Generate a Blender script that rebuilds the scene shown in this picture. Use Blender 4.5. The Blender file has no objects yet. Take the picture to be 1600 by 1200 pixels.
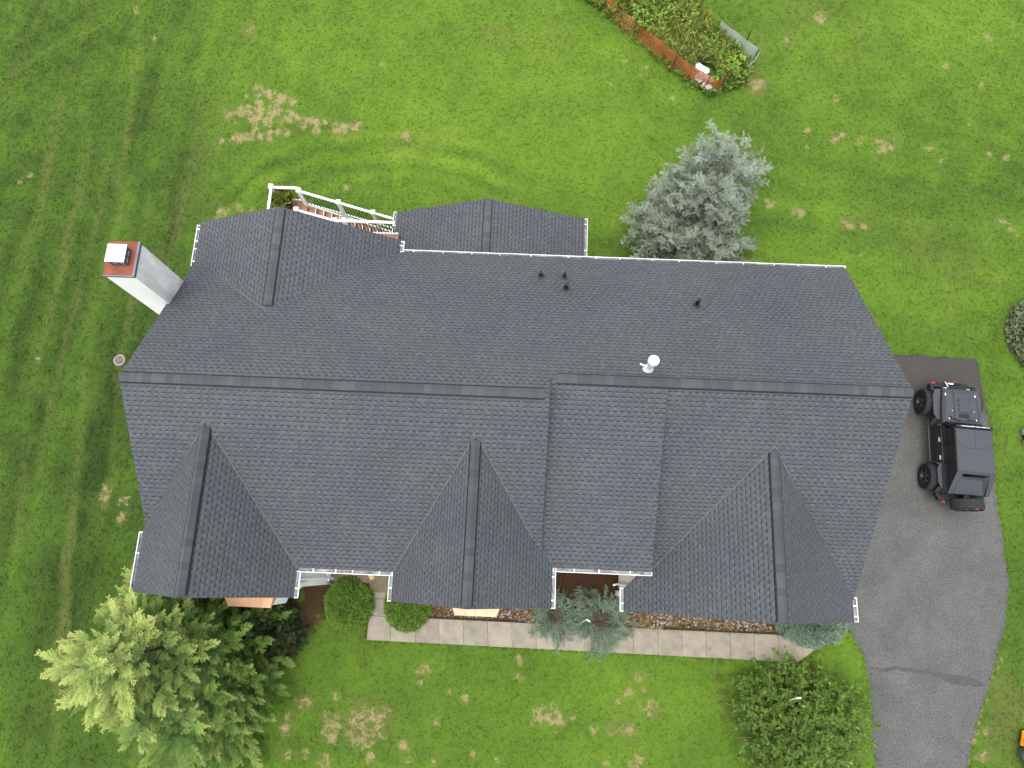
import bpy, math, random
import numpy as np
from mathutils import Vector, Matrix
rnd = random.Random(7); rng = np.random.default_rng(7)
C = bpy.context.scene.collection
sc = bpy.context.scene
# ------------------------------------------------------------------ camera
H = 27.5                                   # height of the drone over the lawn
CAM = np.array([[0.9991186903160253, -0.03974175453288264, -0.013506872615018045],
                [0.041860223612901225, 0.9671149070522291, 0.2508714376656615],
                [-0.00309262675861939, 0.2512157429461897, -0.9679261780506434]])   # columns right, up, forward
FPX = 1112.985
cd = bpy.data.cameras.new('camera'); cam = bpy.data.objects.new('camera', cd); C.objects.link(cam)
cd.sensor_width = 36; cd.lens = FPX/1600*36; cd.clip_end = 2000; cd.clip_start = .1
m = Matrix.Identity(4)
for i in range(3):
    m[i][0] = CAM[i, 0]; m[i][1] = CAM[i, 1]; m[i][2] = -CAM[i, 2]
m[0][3] = 0; m[1][3] = 0; m[2][3] = H
cam.matrix_world = m
sc.camera = cam
# ------------------------------------------------------------------ sky, sun, exposure
SUN = Vector((-.12, -.12, 1.0)).normalized()
w = bpy.data.worlds.new('World'); sc.world = w; w.use_nodes = True
nt = w.node_tree; bg = nt.nodes['Background']; sky = nt.nodes.new('ShaderNodeTexSky')
sky.sky_type = 'NISHITA'; sky.sun_disc = False
sky.sun_elevation = math.asin(SUN.z); sky.sun_rotation = math.atan2(SUN.x, SUN.y)
sky.air_density = 1.0; sky.dust_density = 4.0; sky.ozone_density = 1.0
hs = nt.nodes.new('ShaderNodeHueSaturation'); hs.inputs['Saturation'].default_value = .38   # thin overcast: the blue is washed out
nt.links.new(sky.outputs[0], hs.inputs['Color']); nt.links.new(hs.outputs[0], bg.inputs[0]); bg.inputs[1].default_value = .15
sd = bpy.data.lights.new('sun', 'SUN'); so = bpy.data.objects.new('sun', sd); C.objects.link(so)
sd.energy = .50; sd.angle = math.radians(42); sd.color = (1, .965, .91)
so.rotation_euler = SUN.to_track_quat('Z', 'Y').to_euler(); so.location = (0, 0, 60)
sc.view_settings.view_transform = 'Standard'; sc.view_settings.look = 'None'
sc.view_settings.gamma = 1; sc.view_settings.exposure = 1.62
sc.render.engine = 'CYCLES'

# ------------------------------------------------------------------ helpers
def G(px, py, z=0.0):
    """point of the place at height z that the survey photo shows at px, py (1600 x 1200)"""
    r = CAM @ np.array([(px-800)/FPX, -(py-600)/FPX, 1.0]); s = (H-z)/-r[2]
    return (r[0]*s, r[1]*s, z)
def to_px(X, Y, Z=0):
    P = np.stack([X, Y, np.zeros_like(X)+Z-H], -1) @ CAM
    return 800+FPX*P[..., 0]/P[..., 2], 600-FPX*P[..., 1]/P[..., 2]
def tag(o, label=None, cat=None, group=None, kind=None):
    if label: o['label'] = label
    if cat: o['category'] = cat
    if group: o['group'] = group
    if kind: o['kind'] = kind
    return o
def empty(name, loc=(0, 0, 0), rz=0, parent=None):
    o = bpy.data.objects.new(name, None); C.objects.link(o); o.location = loc; o.rotation_euler[2] = rz
    o.empty_display_size = .2
    if parent: o.parent = parent
    return o
class MB:
    def __init__(s): s.v = []; s.f = []; s.uv = []; s.mi = []
    def face(s, pts, uv=None, mi=0):
        n = len(s.v); s.v += [tuple(p) for p in pts]; s.f.append(tuple(range(n, n+len(pts))))
        s.uv.append(uv or [(0, 0)]*len(pts)); s.mi.append(mi)
    def hexa(s, b, t, mi=0):
        """b, t: four bottom and four top corners, counter-clockwise seen from above"""
        s.face(b[::-1], mi=mi); s.face(t, mi=mi)
        for i in range(4):
            j = (i+1) % 4; s.face([b[i], b[j], t[j], t[i]], mi=mi)
    def box(s, x0, x1, y0, y1, z0, z1, mi=0):
        s.hexa([(x0, y0, z0), (x1, y0, z0), (x1, y1, z0), (x0, y1, z0)], [(x0, y0, z1), (x1, y0, z1), (x1, y1, z1), (x0, y1, z1)], mi)
    def bar(s, a, b, w, h, mi=0, up=(0, 0, 1)):
        a = Vector(a); b = Vector(b); d = (b-a).normalized(); u = Vector(up)
        sd_ = d.cross(u)
        if sd_.length < 1e-4: sd_ = d.cross(Vector((0, 1, 0)))
        sd_.normalize(); u = sd_.cross(d).normalized()
        p = [sd_*(-w/2)+u*(-h/2), sd_*(w/2)+u*(-h/2), sd_*(w/2)+u*(h/2), sd_*(-w/2)+u*(h/2)]
        A = [a+q for q in p]; B = [b+q for q in p]
        s.face(A[::-1], mi=mi); s.face(B, mi=mi)
        for i in range(4):
            j = (i+1) % 4; s.face([A[i], A[j], B[j], B[i]], mi=mi)
    def tube(s, pts, rad, n=8, mi=0, caps=True):
        pts = [Vector(p) for p in pts]; rings = []
        if not isinstance(rad, (list, tuple)): rad = [rad]*len(pts)
        for i, p in enumerate(pts):
            d = (pts[min(i+1, len(pts)-1)]-pts[max(i-1, 0)]).normalized()
            a = d.orthogonal().normalized(); 
            if abs(d.z) > .99: a = Vector((1, 0, 0))
            b = d.cross(a)
            rings.append([p+(a*math.cos(2*math.pi*k/n)+b*math.sin(2*math.pi*k/n))*rad[i] for k in range(n)])
        for r0, r1 in zip(rings, rings[1:]):
            for k in range(n):
                s.face([r0[k], r0[(k+1) % n], r1[(k+1) % n], r1[k]], mi=mi)
        if caps: s.face(rings[0][::-1], mi=mi); s.face(rings[-1], mi=mi)
    def lathe(s, prof, c=(0, 0, 0), n=24, axis='z', mi=0):
        """prof: list of (radius, height) ; axis z, or x (height runs along x), or y"""
        def P(r, h, k):
            a = 2*math.pi*k/n; x, y = r*math.cos(a), r*math.sin(a)
            q = (x, y, h) if axis == 'z' else ((h, x, y) if axis == 'x' else (y, h, x))
            return (q[0]+c[0], q[1]+c[1], q[2]+c[2])
        for (r0, h0), (r1, h1) in zip(prof, prof[1:]):
            for k in range(n):
                q = [P(r0, h0, k), P(r0, h0, k+1), P(r1, h1, k+1), P(r1, h1, k)]
                if r0 < 1e-6: q = [q[0], q[2], q[3]]
                elif r1 < 1e-6: q = q[:3]
                s.face(q, mi=mi)
    def build(s, name, mats, parent=None, smooth=False, bevel=0, merge=False):
        me = bpy.data.meshes.new(name); me.from_pydata(s.v, [], s.f)
        for mt in (mats if isinstance(mats, (list, tuple)) else [mats]): me.materials.append(mt)
        uvl = me.uv_layers.new(name='UVMap'); flat = [c for f in s.uv for p in f for c in p]
        uvl.data.foreach_set('uv', flat); me.polygons.foreach_set('material_index', s.mi)
        me.update()
        if merge or smooth or bevel:
            import bmesh
            bm = bmesh.new(); bm.from_mesh(me); bmesh.ops.remove_doubles(bm, verts=bm.verts, dist=1e-4)
            bmesh.ops.recalc_face_normals(bm, faces=bm.faces); bm.to_mesh(me); bm.free()
        if smooth:
            me.polygons.foreach_set('use_smooth', [True]*len(me.polygons))
        o = bpy.data.objects.new(name, me); C.objects.link(o)
        if parent: o.parent = parent
        if bevel:
            b = o.modifiers.new('bevel', 'BEVEL'); b.width = bevel; b.segments = 2; b.limit_method = 'ANGLE'
        if smooth:
            try:
                e = o.modifiers.new('split', 'EDGE_SPLIT'); e.split_angle = math.radians(38)
            except Exception: pass
        return o
# numpy value noise
def _h(ix, iy, seed):
    n = (ix*374761393+iy*668265263+seed*974711) & 0x7fffffff
    n = ((n ^ (n >> 13))*1274126177) & 0x7fffffff
    return ((n ^ (n >> 16)) & 0xffff)/65535.0
def vnoise(x, y, seed=0):
    ix = np.floor(x).astype(np.int64); iy = np.floor(y).astype(np.int64); fx = x-ix; fy = y-iy
    fx = fx*fx*(3-2*fx); fy = fy*fy*(3-2*fy)
    a = _h(ix, iy, seed); b = _h(ix+1, iy, seed); c = _h(ix, iy+1, seed); d = _h(ix+1, iy+1, seed)
    return a+(b-a)*fx+(c-a)*fy+(a-b-c+d)*fx*fy
def fbm(x, y, seed=0, o=4):
    s = 0; t = 0; a = 1
    for i in range(o):
        s = s+a*vnoise(x*2**i+13.7*i, y*2**i-7.3*i, seed+i); t += a; a *= .55
    return s/t

# ------------------------------------------------------------------ materials
class MT:
    def __init__(s, name, rough=.8, spec=.3, metal=0, k=.64):
        s.k = k
        s.m = bpy.data.materials.new(name); s.m.use_nodes = True; s.t = s.m.node_tree; s.n = s.t.nodes
        s.p = s.n['Principled BSDF']; s.p.inputs['Roughness'].default_value = rough
        s.p.inputs['Specular IOR Level'].default_value = spec; s.p.inputs['Metallic'].default_value = metal
    def L(s, a, b): s.t.links.new(a, b)
    def node(s, t, **k):
        n = s.n.new(t)
        for a, b in k.items(): setattr(n, a, b)
        return n
    def coord(s, which='Object'): return s.node('ShaderNodeTexCoord').outputs[which]
    def noise(s, vec, scale, detail=4, rough=.55, dist=0):
        n = s.node('ShaderNodeTexNoise'); n.inputs['Scale'].default_value = scale; n.inputs['Detail'].default_value = detail
        n.inputs['Roughness'].default_value = rough; n.inputs['Distortion'].default_value = dist
        if vec is not None: s.L(vec, n.inputs['Vector'])
        return n.outputs['Fac']
    def math(s, op, a, b=None, c=None, clamp=False):
        n = s.node('ShaderNodeMath', operation=op, use_clamp=clamp)
        for i, v in enumerate((a, b, c)):
            if v is None: continue
            if isinstance(v, (int, float)): n.inputs[i].default_value = v
            else: s.L(v, n.inputs[i])
        return n.outputs[0]
    def ramp(s, fac, stops, interp='LINEAR'):
        n = s.node('ShaderNodeValToRGB'); s.L(fac, n.inputs[0]); r = n.color_ramp; r.interpolation = interp
        while len(r.elements) < len(stops): r.elements.new(.5)
        for e, (p, c) in zip(r.elements, stops):
            e.position = p; e.color = (*c, 1) if not isinstance(c, (int, float)) else (c, c, c, 1)
        return n.outputs[0]
    def mix(s, fac, a, b, mode='MIX'):
        n = s.node('ShaderNodeMix', data_type='RGBA', blend_type=mode)
        for i, v in ((0, fac), (6, a), (7, b)):
            if isinstance(v, (int, float)): n.inputs[i].default_value = v
            elif isinstance(v, tuple): n.inputs[i].default_value = (*v, 1)
            else: s.L(v, n.inputs[i])
        return n.outputs[2]
    def attr(s, name): return s.node('ShaderNodeAttribute', attribute_name=name).outputs['Fac']
    def col(s, c):
        if isinstance(c, tuple): s.p.inputs['Base Color'].default_value = (*[x*s.k for x in c], 1)
        else: s.L(s.mix(1, c, (s.k, s.k, s.k), 'MULTIPLY') if s.k != 1 else c, s.p.inputs['Base Color'])
        return s
    def bump(s, h, strength=.5, dist=.01):
        b = s.node('ShaderNodeBump'); b.inputs['Strength'].default_value = strength; b.inputs['Distance'].default_value = dist
        s.L(h, b.inputs['Height']); s.L(b.outputs[0], s.p.inputs['Normal']); return s
def simple(name, c, rough=.7, spec=.3, metal=0, var=.12, scale=6, grime=0, bump=0):
    M = MT(name, rough, spec, metal, 1 if max(c) > .45 else .64); o = M.coord()
    n = M.noise(o, scale, 5)
    c0 = tuple(x*(1-var) for x in c); c1 = tuple(min(1, x*(1+var)) for x in c)
    k = M.ramp(n, [(.3, c0), (.7, c1)])
    if grime:
        g = M.ramp(M.noise(o, scale*.35, 6, .65), [(.45, 0), (.75, grime)])
        k = M.mix(g, k, tuple(x*.35 for x in c))
    M.col(k)
    if bump: M.bump(M.noise(o, scale*8, 4), bump, .01)
    return M.m
def shingle_mat(name='shingle', course=.143, tab=.098):
    M = MT(name, .93, .25, 0, .49); uv = M.coord('UV'); sp = M.node('ShaderNodeSeparateXYZ'); M.L(uv, sp.inputs[0]); u, v = sp.outputs[0], sp.outputs[1]
    wob = M.noise(uv, .8, 2); v = M.math('ADD', v, M.math('MULTIPLY', M.math('SUBTRACT', wob, .5), .012))
    row = M.math('FLOOR', M.math('DIVIDE', v, course)); fr = M.math('FRACT', M.math('DIVIDE', v, course))
    cmb = M.node('ShaderNodeCombineXYZ'); M.L(M.math('MULTIPLY', u, 3.1), cmb.inputs[0]); M.L(M.math('MULTIPLY', row, 7.31), cmb.inputs[1])
    warp = M.noise(cmb.outputs[0], 1.0, 1)
    wr = M.node('ShaderNodeTexWhiteNoise', noise_dimensions='1D'); M.L(row, wr.inputs['W'])
    uu = M.math('ADD', M.math('DIVIDE', u, tab), M.math('ADD', M.math('MULTIPLY', warp, 1.3), M.math('MULTIPLY', wr.outputs[0], 5)))
    cell = M.math('FLOOR', uu); fu = M.math('FRACT', uu)
    c2 = M.node('ShaderNodeCombineXYZ'); M.L(cell, c2.inputs[0]); M.L(row, c2.inputs[1])
    wn = M.node('ShaderNodeTexWhiteNoise', noise_dimensions='2D'); M.L(c2.outputs[0], wn.inputs['Vector'])
    par = M.math('FRACT', M.math('MULTIPLY', M.math('ADD', cell, row), .5))           # alternate teeth and gaps
    tooth = M.math('GREATER_THAN', M.math('ADD', par, M.math('MULTIPLY', wn.outputs[0], .35)), .42)
    # granule blend per tab
    base = M.ramp(wn.outputs[0], [(0, (.094, .104, .116)), (.5, (.106, .117, .129)), (.85, (.116, .128, .141)), (1, (.130, .142, .156))])
    big = M.ramp(M.noise(M.coord(), .33, 4, .6), [(.3, (.86, .87, .90)), (.7, (1.13, 1.12, 1.08))])
    base = M.mix(1, base, big, 'MULTIPLY')
    scuff = M.ramp(M.noise(M.coord(), 1.3, 6, .75, .6), [(.60, 0), (.78, .22)]); base = M.mix(scuff, base, (.24, .25, .26))
    stn = M.ramp(M.noise(M.coord(), .55, 5, .6, .4), [(.52, 0), (.72, .30)]); base = M.mix(stn, base, (.118, .116, .102))
    warm = M.ramp(M.noise(uv, 2.1, 4, .7), [(.42, 0), (.75, .22)])
    base = M.mix(warm, base, (.135, .128, .115))
    gran = M.ramp(M.noise(uv, 85, 2, .8), [(.25, .80), (.75, 1.2)])
    base = M.mix(1, base, gran, 'MULTIPLY')
    # self-shadow under the tab butts painted dark, along with the laminated layer's printed band
    edge = M.ramp(fr, [(0, 1), (.16, .95), (.27, 0)])
    butt_shade = M.math('MULTIPLY', edge, M.math('MULTIPLY_ADD', tooth, .74, .16))
    base = M.mix(butt_shade, base, (.020, .024, .030))
    hl = M.ramp(fr, [(.55, 0), (.80, .42), (1, .42)])  # highlight painted along the upper part of each tooth
    hl = M.math('MULTIPLY', hl, tooth); base = M.mix(hl, base, (.20, .215, .235))
    vj = M.ramp(fu, [(0, .22), (.06, 0)])
    base = M.mix(vj, base, (.045, .05, .056))
    M.col(base)
    hgt = M.math('ADD', M.math('MULTIPLY', M.math('SUBTRACT', 1, fr), .55), M.math('MULTIPLY', tooth, .4))
    hgt = M.math('ADD', hgt, M.math('MULTIPLY', gran, .12))
    M.bump(hgt, .8, .012)
    return M.m
def cap_mat():
    M = MT('cap_shingle', .93, .2, 0, .50); r = M.node('ShaderNodeNewGeometry').outputs['Random Per Island']
    c = M.ramp(r, [(0, (.090, .100, .109)), (.6, (.106, .117, .127)), (1, (.130, .141, .151))])
    gran = M.ramp(M.noise(M.coord(), 60, 3, .8), [(.25, .78), (.75, 1.22)])
    M.col(M.mix(1, c, gran, 'MULTIPLY')); M.bump(gran, .4, .004); return M.m
def siding_mat(name, c, pitch=.12, vert=False, rough=.6):
    M = MT(name, rough, .35, 0, 1); o = M.coord(); sp = M.node('ShaderNodeSeparateXYZ'); M.L(o, sp.inputs[0])
    fr = M.math('FRACT', M.math('DIVIDE', sp.outputs[2], pitch))
    n = M.noise(o, 2.2, 5, .65); k = M.ramp(n, [(.3, tuple(x*.86 for x in c)), (.65, c)])
    M.col(k); M.bump(M.math('SUBTRACT', 1, fr), .8, .02); return M.m
def lawn_color(M, attr=True):
    o = M.coord(); 
    tone = M.attr('tone')
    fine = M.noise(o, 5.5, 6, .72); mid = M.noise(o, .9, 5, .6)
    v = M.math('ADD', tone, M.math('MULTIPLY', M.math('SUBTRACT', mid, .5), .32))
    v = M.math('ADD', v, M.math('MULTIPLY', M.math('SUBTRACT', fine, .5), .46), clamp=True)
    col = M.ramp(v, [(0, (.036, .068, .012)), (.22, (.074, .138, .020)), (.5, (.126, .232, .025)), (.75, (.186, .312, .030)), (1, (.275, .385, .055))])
    worn = M.attr('worn'); w2 = M.ramp(M.math('ADD', worn, M.math('MULTIPLY', M.math('SUBTRACT', M.noise(o, 2.4, 6, .7), .5), .9)), [(.35, 0), (.85, .8)])
    col = M.mix(w2, col, (.165, .175, .050))
    return o, col, fine
def lawn_mat():
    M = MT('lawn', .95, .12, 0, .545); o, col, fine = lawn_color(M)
    spk = M.ramp(M.noise(o, 26, 3, .8), [(.28, .78), (.5, 1), (.75, 1.26)])
    col = M.mix(1, col, spk, 'MULTIPLY')
    # straw flecks everywhere, bare dry patches where the attribute says so
    fl = M.ramp(M.noise(o, 11, 4, .7), [(.66, 0), (.76, .35)])
    col = M.mix(fl, col, (.27, .27, .09))
    dn = M.noise(o, 3.6, 8, .74, .5)
    dry = M.math('MULTIPLY', M.attr('dry'), M.math('ADD', 1, M.math('MULTIPLY', M.math('SUBTRACT', dn, .5), 7)))
    dry = M.ramp(dry, [(.36, 0), (.56, .62), (.95, .95)])
    straw = M.ramp(M.noise(o, 14, 5, .75), [(.25, (.20, .145, .055)), (.5, (.42, .32, .16)), (.8, (.66, .54, .34))])
    col = M.mix(dry, col, straw)
    sn = M.noise(o, 2.6, 6, .7)
    soil = M.math('ADD', M.attr('soil'), M.math('MULTIPLY', M.math('SUBTRACT', sn, .5), .9))
    soil = M.ramp(soil, [(.40, 0), (.62, .95)])
    sc_ = M.ramp(M.noise(o, 16, 5, .75), [(.3, (.042, .020, .010)), (.55, (.085, .045, .024)), (.8, (.17, .115, .065))])
    col = M.mix(soil, col, sc_)
    M.col(col); M.bump(M.noise(o, 30, 4, .8), .8, .05); return M.m
def grass_mat():
    M = MT('grass_blade', .85, .15, 0, .66); o, col, fine = lawn_color(M)
    g = M.attr('var'); k = M.ramp(g, [(0, (.92, .93, .9)), (.5, (1.10, 1.08, 1.05)), (1, (1.38, 1.30, 1.25))])
    M.col(M.mix(1, col, k, 'MULTIPLY')); return M.m
def leaf_mat(name, dark, light, tip, rough=.75, trans=.15):
    M = MT(name, rough, .2); v = M.attr('var'); t = M.attr('tip'); o = M.coord()
    n = M.noise(o, 1.3, 4); x = M.math('ADD', M.math('MULTIPLY', v, .7), M.math('MULTIPLY', n, .4))
    c = M.ramp(x, [(.1, dark), (.9, light)]); M.col(M.mix(t, c, tip))
    return M.m
def asphalt_mat():
    M = MT('asphalt', .92, .3, 0, .54); o = M.coord()
    a = M.ramp(M.noise(o, 15, 6, .9), [(.30, (.052, .051, .048)), (.46, (.120, .119, .113)), (.58, (.170, .169, .160)), (.72, (.42, .42, .40))])
    b = M.ramp(M.noise(o, .8, 6, .7), [(.3, .74), (.7, 1.16)])
    c = M.mix(1, a, b, 'MULTIPLY'); c = M.mix(1, c, (.96, .98, .97), 'MULTIPLY')
    st = M.ramp(M.noise(o, 1.7, 4, .5), [(.70, 0), (.80, .35)]); c = M.mix(st, c, (.09, .088, .085))
    dark_mix = M.ramp(M.attr('dark_area'), [(.3, 0), (.75, .72)]); c = M.mix(dark_mix, c, (.052, .044, .040))
    tar = M.ramp(M.attr('tar'), [(.35, 0), (.6, .78)]); c = M.mix(tar, c, (.050, .051, .053))
    M.col(c); M.bump(M.noise(o, 60, 3, .8), .5, .012); return M.m
def concrete_mat(name='concrete', c=(.345, .308, .240)):
    M = MT(name, .9, .25); o = M.coord()
    r = M.node('ShaderNodeNewGeometry').outputs['Random Per Island']
    k = M.ramp(M.noise(o, 2.1, 6, .7), [(.25, tuple(x*.66 for x in c)), (.55, c), (.8, tuple(x*1.14 for x in c))])
    k = M.mix(1, k, M.ramp(r, [(0, .86), (1, 1.1)]), 'MULTIPLY')
    k = M.mix(1, k, M.ramp(M.noise(o, 24, 4, .8), [(.25, .78), (.75, 1.18)]), 'MULTIPLY')
    st = M.ramp(M.noise(o, 1.1, 6, .75), [(.56, 0), (.75, .5)]); k = M.mix(st, k, (.13, .105, .07))
    M.col(k); M.bump(M.noise(o, 30, 4), .4, .008); return M.m
def mulch_mat():
    M = MT('mulch', .95, .15); o = M.coord(); st = M.attr('stone')
    dark = M.ramp(M.noise(o, 17, 5, .8), [(.3, (.030, .014, .008)), (.55, (.070, .034, .018)), (.72, (.16, .085, .045)), (.82, (.42, .33, .24))])
    vor = M.node('ShaderNodeTexVoronoi'); vor.inputs['Scale'].default_value = 15; M.L(o, vor.inputs['Vector'])
    sp = M.node('ShaderNodeSeparateColor'); M.L(vor.outputs['Color'], sp.inputs[0])
    light = M.ramp(sp.outputs[0], [(.0, (.16, .07, .035)), (.35, (.26, .15, .075)), (.6, (.42, .30, .20)), (.85, (.62, .55, .47)), (1, (.75, .71, .66))])
    sh = M.ramp(vor.outputs['Distance'], [(.0, 1), (.6, .35)]); light = M.mix(1, light, sh, 'MULTIPLY')
    grassy = M.ramp(M.noise(o, 1.6, 5, .7), [(.48, 0), (.64, .65)]); light = M.mix(grassy, light, (.15, .11, .03))
    M.col(M.mix(st, dark, light)); M.bump(M.noise(o, 22, 5, .8), .9, .05); return M.m
def stucco_mat():
    M = MT('white_stucco', .9, .2, 0, 1); o = M.coord(); g = M.node('ShaderNodeNewGeometry')
    sp = M.node('ShaderNodeSeparateXYZ'); M.L(g.outputs['Normal'], sp.inputs[0])
    mp = M.node('ShaderNodeMapping'); mp.inputs['Scale'].default_value = (1, 1, .45); M.L(o, mp.inputs[0])
    n = M.noise(mp.outputs[0], 1.5, 7, .65, .4)
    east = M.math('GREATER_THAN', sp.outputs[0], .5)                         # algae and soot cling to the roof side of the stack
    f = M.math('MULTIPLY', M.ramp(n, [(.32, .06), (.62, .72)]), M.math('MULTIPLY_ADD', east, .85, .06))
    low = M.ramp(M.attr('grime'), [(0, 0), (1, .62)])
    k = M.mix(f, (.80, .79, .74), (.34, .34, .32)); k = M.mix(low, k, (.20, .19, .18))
    M.col(k); M.bump(M.noise(o, 22, 5), .35, .01); return M.m
def copper_mat():
    M = MT('copper', .38, .5, .55, .85); o = M.coord(); k = M.ramp(M.noise(o, 1.4, 5), [(.3, (.80, .42, .24)), (.7, (.92, .56, .36))]); M.col(k); return M.m
def crown_mat():
    M = MT('terracotta_crown', .8, .3); o = M.coord(); k = M.ramp(M.noise(o, 3, 6, .7), [(.3, (.19, .055, .030)), (.6, (.30, .085, .042)), (.8, (.36, .17, .11))])
    s_ = M.ramp(M.noise(o, 5, 5, .8, 1), [(.64, 0), (.69, .85)]); M.col(M.mix(s_, k, (.48, .46, .42))); return M.m
def net_mat(name, c, density=.6, scale=30, c2=None):
    M = MT(name, .7, .2, 0, .8); o = M.coord('UV'); sp = M.node('ShaderNodeSeparateXYZ'); M.L(o, sp.inputs[0])
    a = M.math('FRACT', M.math('MULTIPLY', sp.outputs[0], scale)); b = M.math('FRACT', M.math('MULTIPLY', sp.outputs[1], scale))
    hole = M.math('MULTIPLY', M.math('LESS_THAN', a, density), M.math('LESS_THAN', b, density))
    n = M.noise(M.coord(), 2.2, 5, .7)
    k = M.ramp(n, [(.35, c), (.68, c2 or tuple(x*.6 for x in c))]); M.col(k)
    M.L(M.math('SUBTRACT', 1, hole), M.p.inputs['Alpha']); return M.m

SH = shingle_mat(); CAPM = cap_mat(); DARK = simple('dark_plastic', (.012, .013, .015), .6)
WHITE = simple('white_paint', (.80, .80, .79), .45, .4, var=.05, scale=3, grime=.12)
GUT = simple('gutter_white', (.82, .82, .82), .35, .5, var=.04, grime=.10)
GUTIN = simple('gutter_inside', (.30, .31, .32), .6, .3, var=.5, scale=4, grime=.6)
SIDE = siding_mat('white_siding', (.78, .77, .74)); CREAM = siding_mat('cream_siding', (.66, .62, .50), .12)
STUCCO = stucco_mat(); COPPER = copper_mat(); CROWN = crown_mat()
CONC = concrete_mat(); ASPH = asphalt_mat(); MULCH = mulch_mat(); LAWN = lawn_mat(); GRASS = grass_mat()
GALV = simple('galvanised', (.55, .56, .58), .35, .5, .7, var=.15, scale=9)
CAPW = simple('weathered_steel_lid', (.78, .78, .80), .45, .5, .2, var=.12, scale=7)
LEAD = simple('lead_flashing', (.20, .22, .24), .55, .4, .3)
GLASS = simple('window_glass', (.03, .035, .045), .08, .6)
DECKB = simple('deck_board', (.36, .185, .105), .7, .3, var=.16, scale=3)
BLACKP = simple('black_pipe', (.010, .010, .011), .55)

# ------------------------------------------------------------------ lawn (one sheet to the horizon, fine where the photo looks)
DRY = []
for sx, s0x, s0y, L_ in ((1/5.714, 320, 120, '490,130,32 580,155,30 670,190,32 790,205,30 200,360,30 320,310,36 400,280,26 490,300,36 430,370,42 630,320,46 560,410,30 445,465,28 780,340,46 920,385,38 1010,385,30 700,385,26 660,495,24 745,495,24 865,455,26 1010,470,32 1215,440,36 1310,440,30 1365,425,26 280,555,34 370,555,26 430,560,32 500,560,26 570,545,28 1090,395,18 370,165,16 140,570,18 590,510,22 1215,480,22 240,430,12 490,230,18 600,245,18'),
        (1/3., 1180, 0, '300,80,22 15,405,30 490,160,8 1090,180,16 885,305,16 1055,400,12 370,455,16 400,640,14 370,660,14 495,670,18 600,675,26 670,655,16 645,690,14 810,700,18 875,755,14 80,965,18 60,950,14 210,990,18 180,985,14 450,1045,20 415,1040,14 515,1050,14 1130,1030,14 1150,1045,16 1180,1075,14 1215,1095,14 250,620,12 245,700,10 140,185,12 1180,735,12 200,370,10 265,370,10 1000,580,9 1100,715,12 510,1185,12'),
        (1/2.133, 400, 1000, '345,270,36 385,300,38 410,260,28 330,320,22 250,280,26 245,320,22 950,250,26 985,250,28 1005,275,22 1305,235,22 1320,222,14 1235,293,20 1180,300,14 1245,180,16 1218,205,12 1195,262,9 880,75,14 880,130,12 703,200,14 560,100,17 560,140,17 160,210,20 105,295,19 112,260,10 97,370,10 97,395,9 230,400,20 495,350,18 505,395,16 600,268,10 1265,410,22 1155,415,11 380,390,16 1280,122,14 1300,172,10 1062,262,10 350,355,12 165,380,12 725,388,10 590,405,9 800,405,10 265,190,12 1130,295,13 645,175,9 1590,205,12'),
        (1, 0, 0, '1560,1030,3 1557,1042,3 1551,1060,4 1547,1072,5 1540,1092,4 1534,1108,4 1528,1124,4 1524,1140,4 1519,1156,5 1515,1172,4 1512,1188,5 1507,1204,5 1572,965,2 1567,990,2 628,218,6 540,295,5 600,101,4 165,772,7 164,783,7 166,764,6 195,783,7 198,803,7 190,812,5 390,323,5 370,322,5 348,330,7 342,345,5 1485,490,4 1183,136,11 390,46,5 45,275,4 30,283,4 420,350,4 210,12,4 1542,1140,6 1535,1180,9 1530,1110,6 1050,150,4 975,93,3 1000,118,3 1010,105,3 1520,1060,8 955,135,3 240,60,3 60,560,3 110,1000,3')):
    for q in L_.split():
        a, b, r = map(float, q.split(',')); DRY.append((a*sx+s0x, b*sx+s0y, r*sx, {5.714: .74, 3.: .56, 2.133: .55}.get(round(1/sx, 3), .54)))
SOIL = [(505, 925, 45, 40, 1), (470, 960, 45, 40, .75), (455, 1010, 25, 60, .62), (440, 930, 40, 20, .8), (390, 990, 70, 50, .7), (300, 1010, 60, 60, .5), (1085, 375, 105, 45, .55), (1130, 1080, 26, 90, .5), (1255, 1100, 100, 90, .6), (565, 1040, 30, 18, .42), (755, 55, 30, 16, .47),
        (1100, 60, 90, 60, .5), (1000, 40, 70, 40, .5), (1395, 565, 160, 8, .42), (1572, 700, 7, 26, .55), (660, 1065, 20, 22, .45), (560, 1135, 60, 28, .44), (200, 700, 16, 160, .2), (570, 990, 12, 45, .5)]
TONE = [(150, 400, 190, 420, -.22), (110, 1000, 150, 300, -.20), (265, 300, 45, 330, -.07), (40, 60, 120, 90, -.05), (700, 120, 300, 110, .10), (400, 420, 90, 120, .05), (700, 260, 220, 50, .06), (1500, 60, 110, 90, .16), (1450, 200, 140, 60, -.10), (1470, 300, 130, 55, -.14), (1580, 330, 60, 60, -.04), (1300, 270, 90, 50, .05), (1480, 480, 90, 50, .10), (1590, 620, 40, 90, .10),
        (1590, 960, 35, 220, -.14), (1320, 1000, 40, 60, .08), (1290, 85, 100, 90, .03), (540, 1060, 110, 60, .05), (900, 1100, 330, 90, .02), (1050, 1060, 120, 60, .06), (900, 230, 80, 140, .06), (420, 60, 120, 90, .08), (955, 300, 40, 130, .06), (1180, 250, 40, 110, -.06), (1010, 390, 70, 22, -.2)]  # last spot puts a tree's shade into the lawn tone
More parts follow.
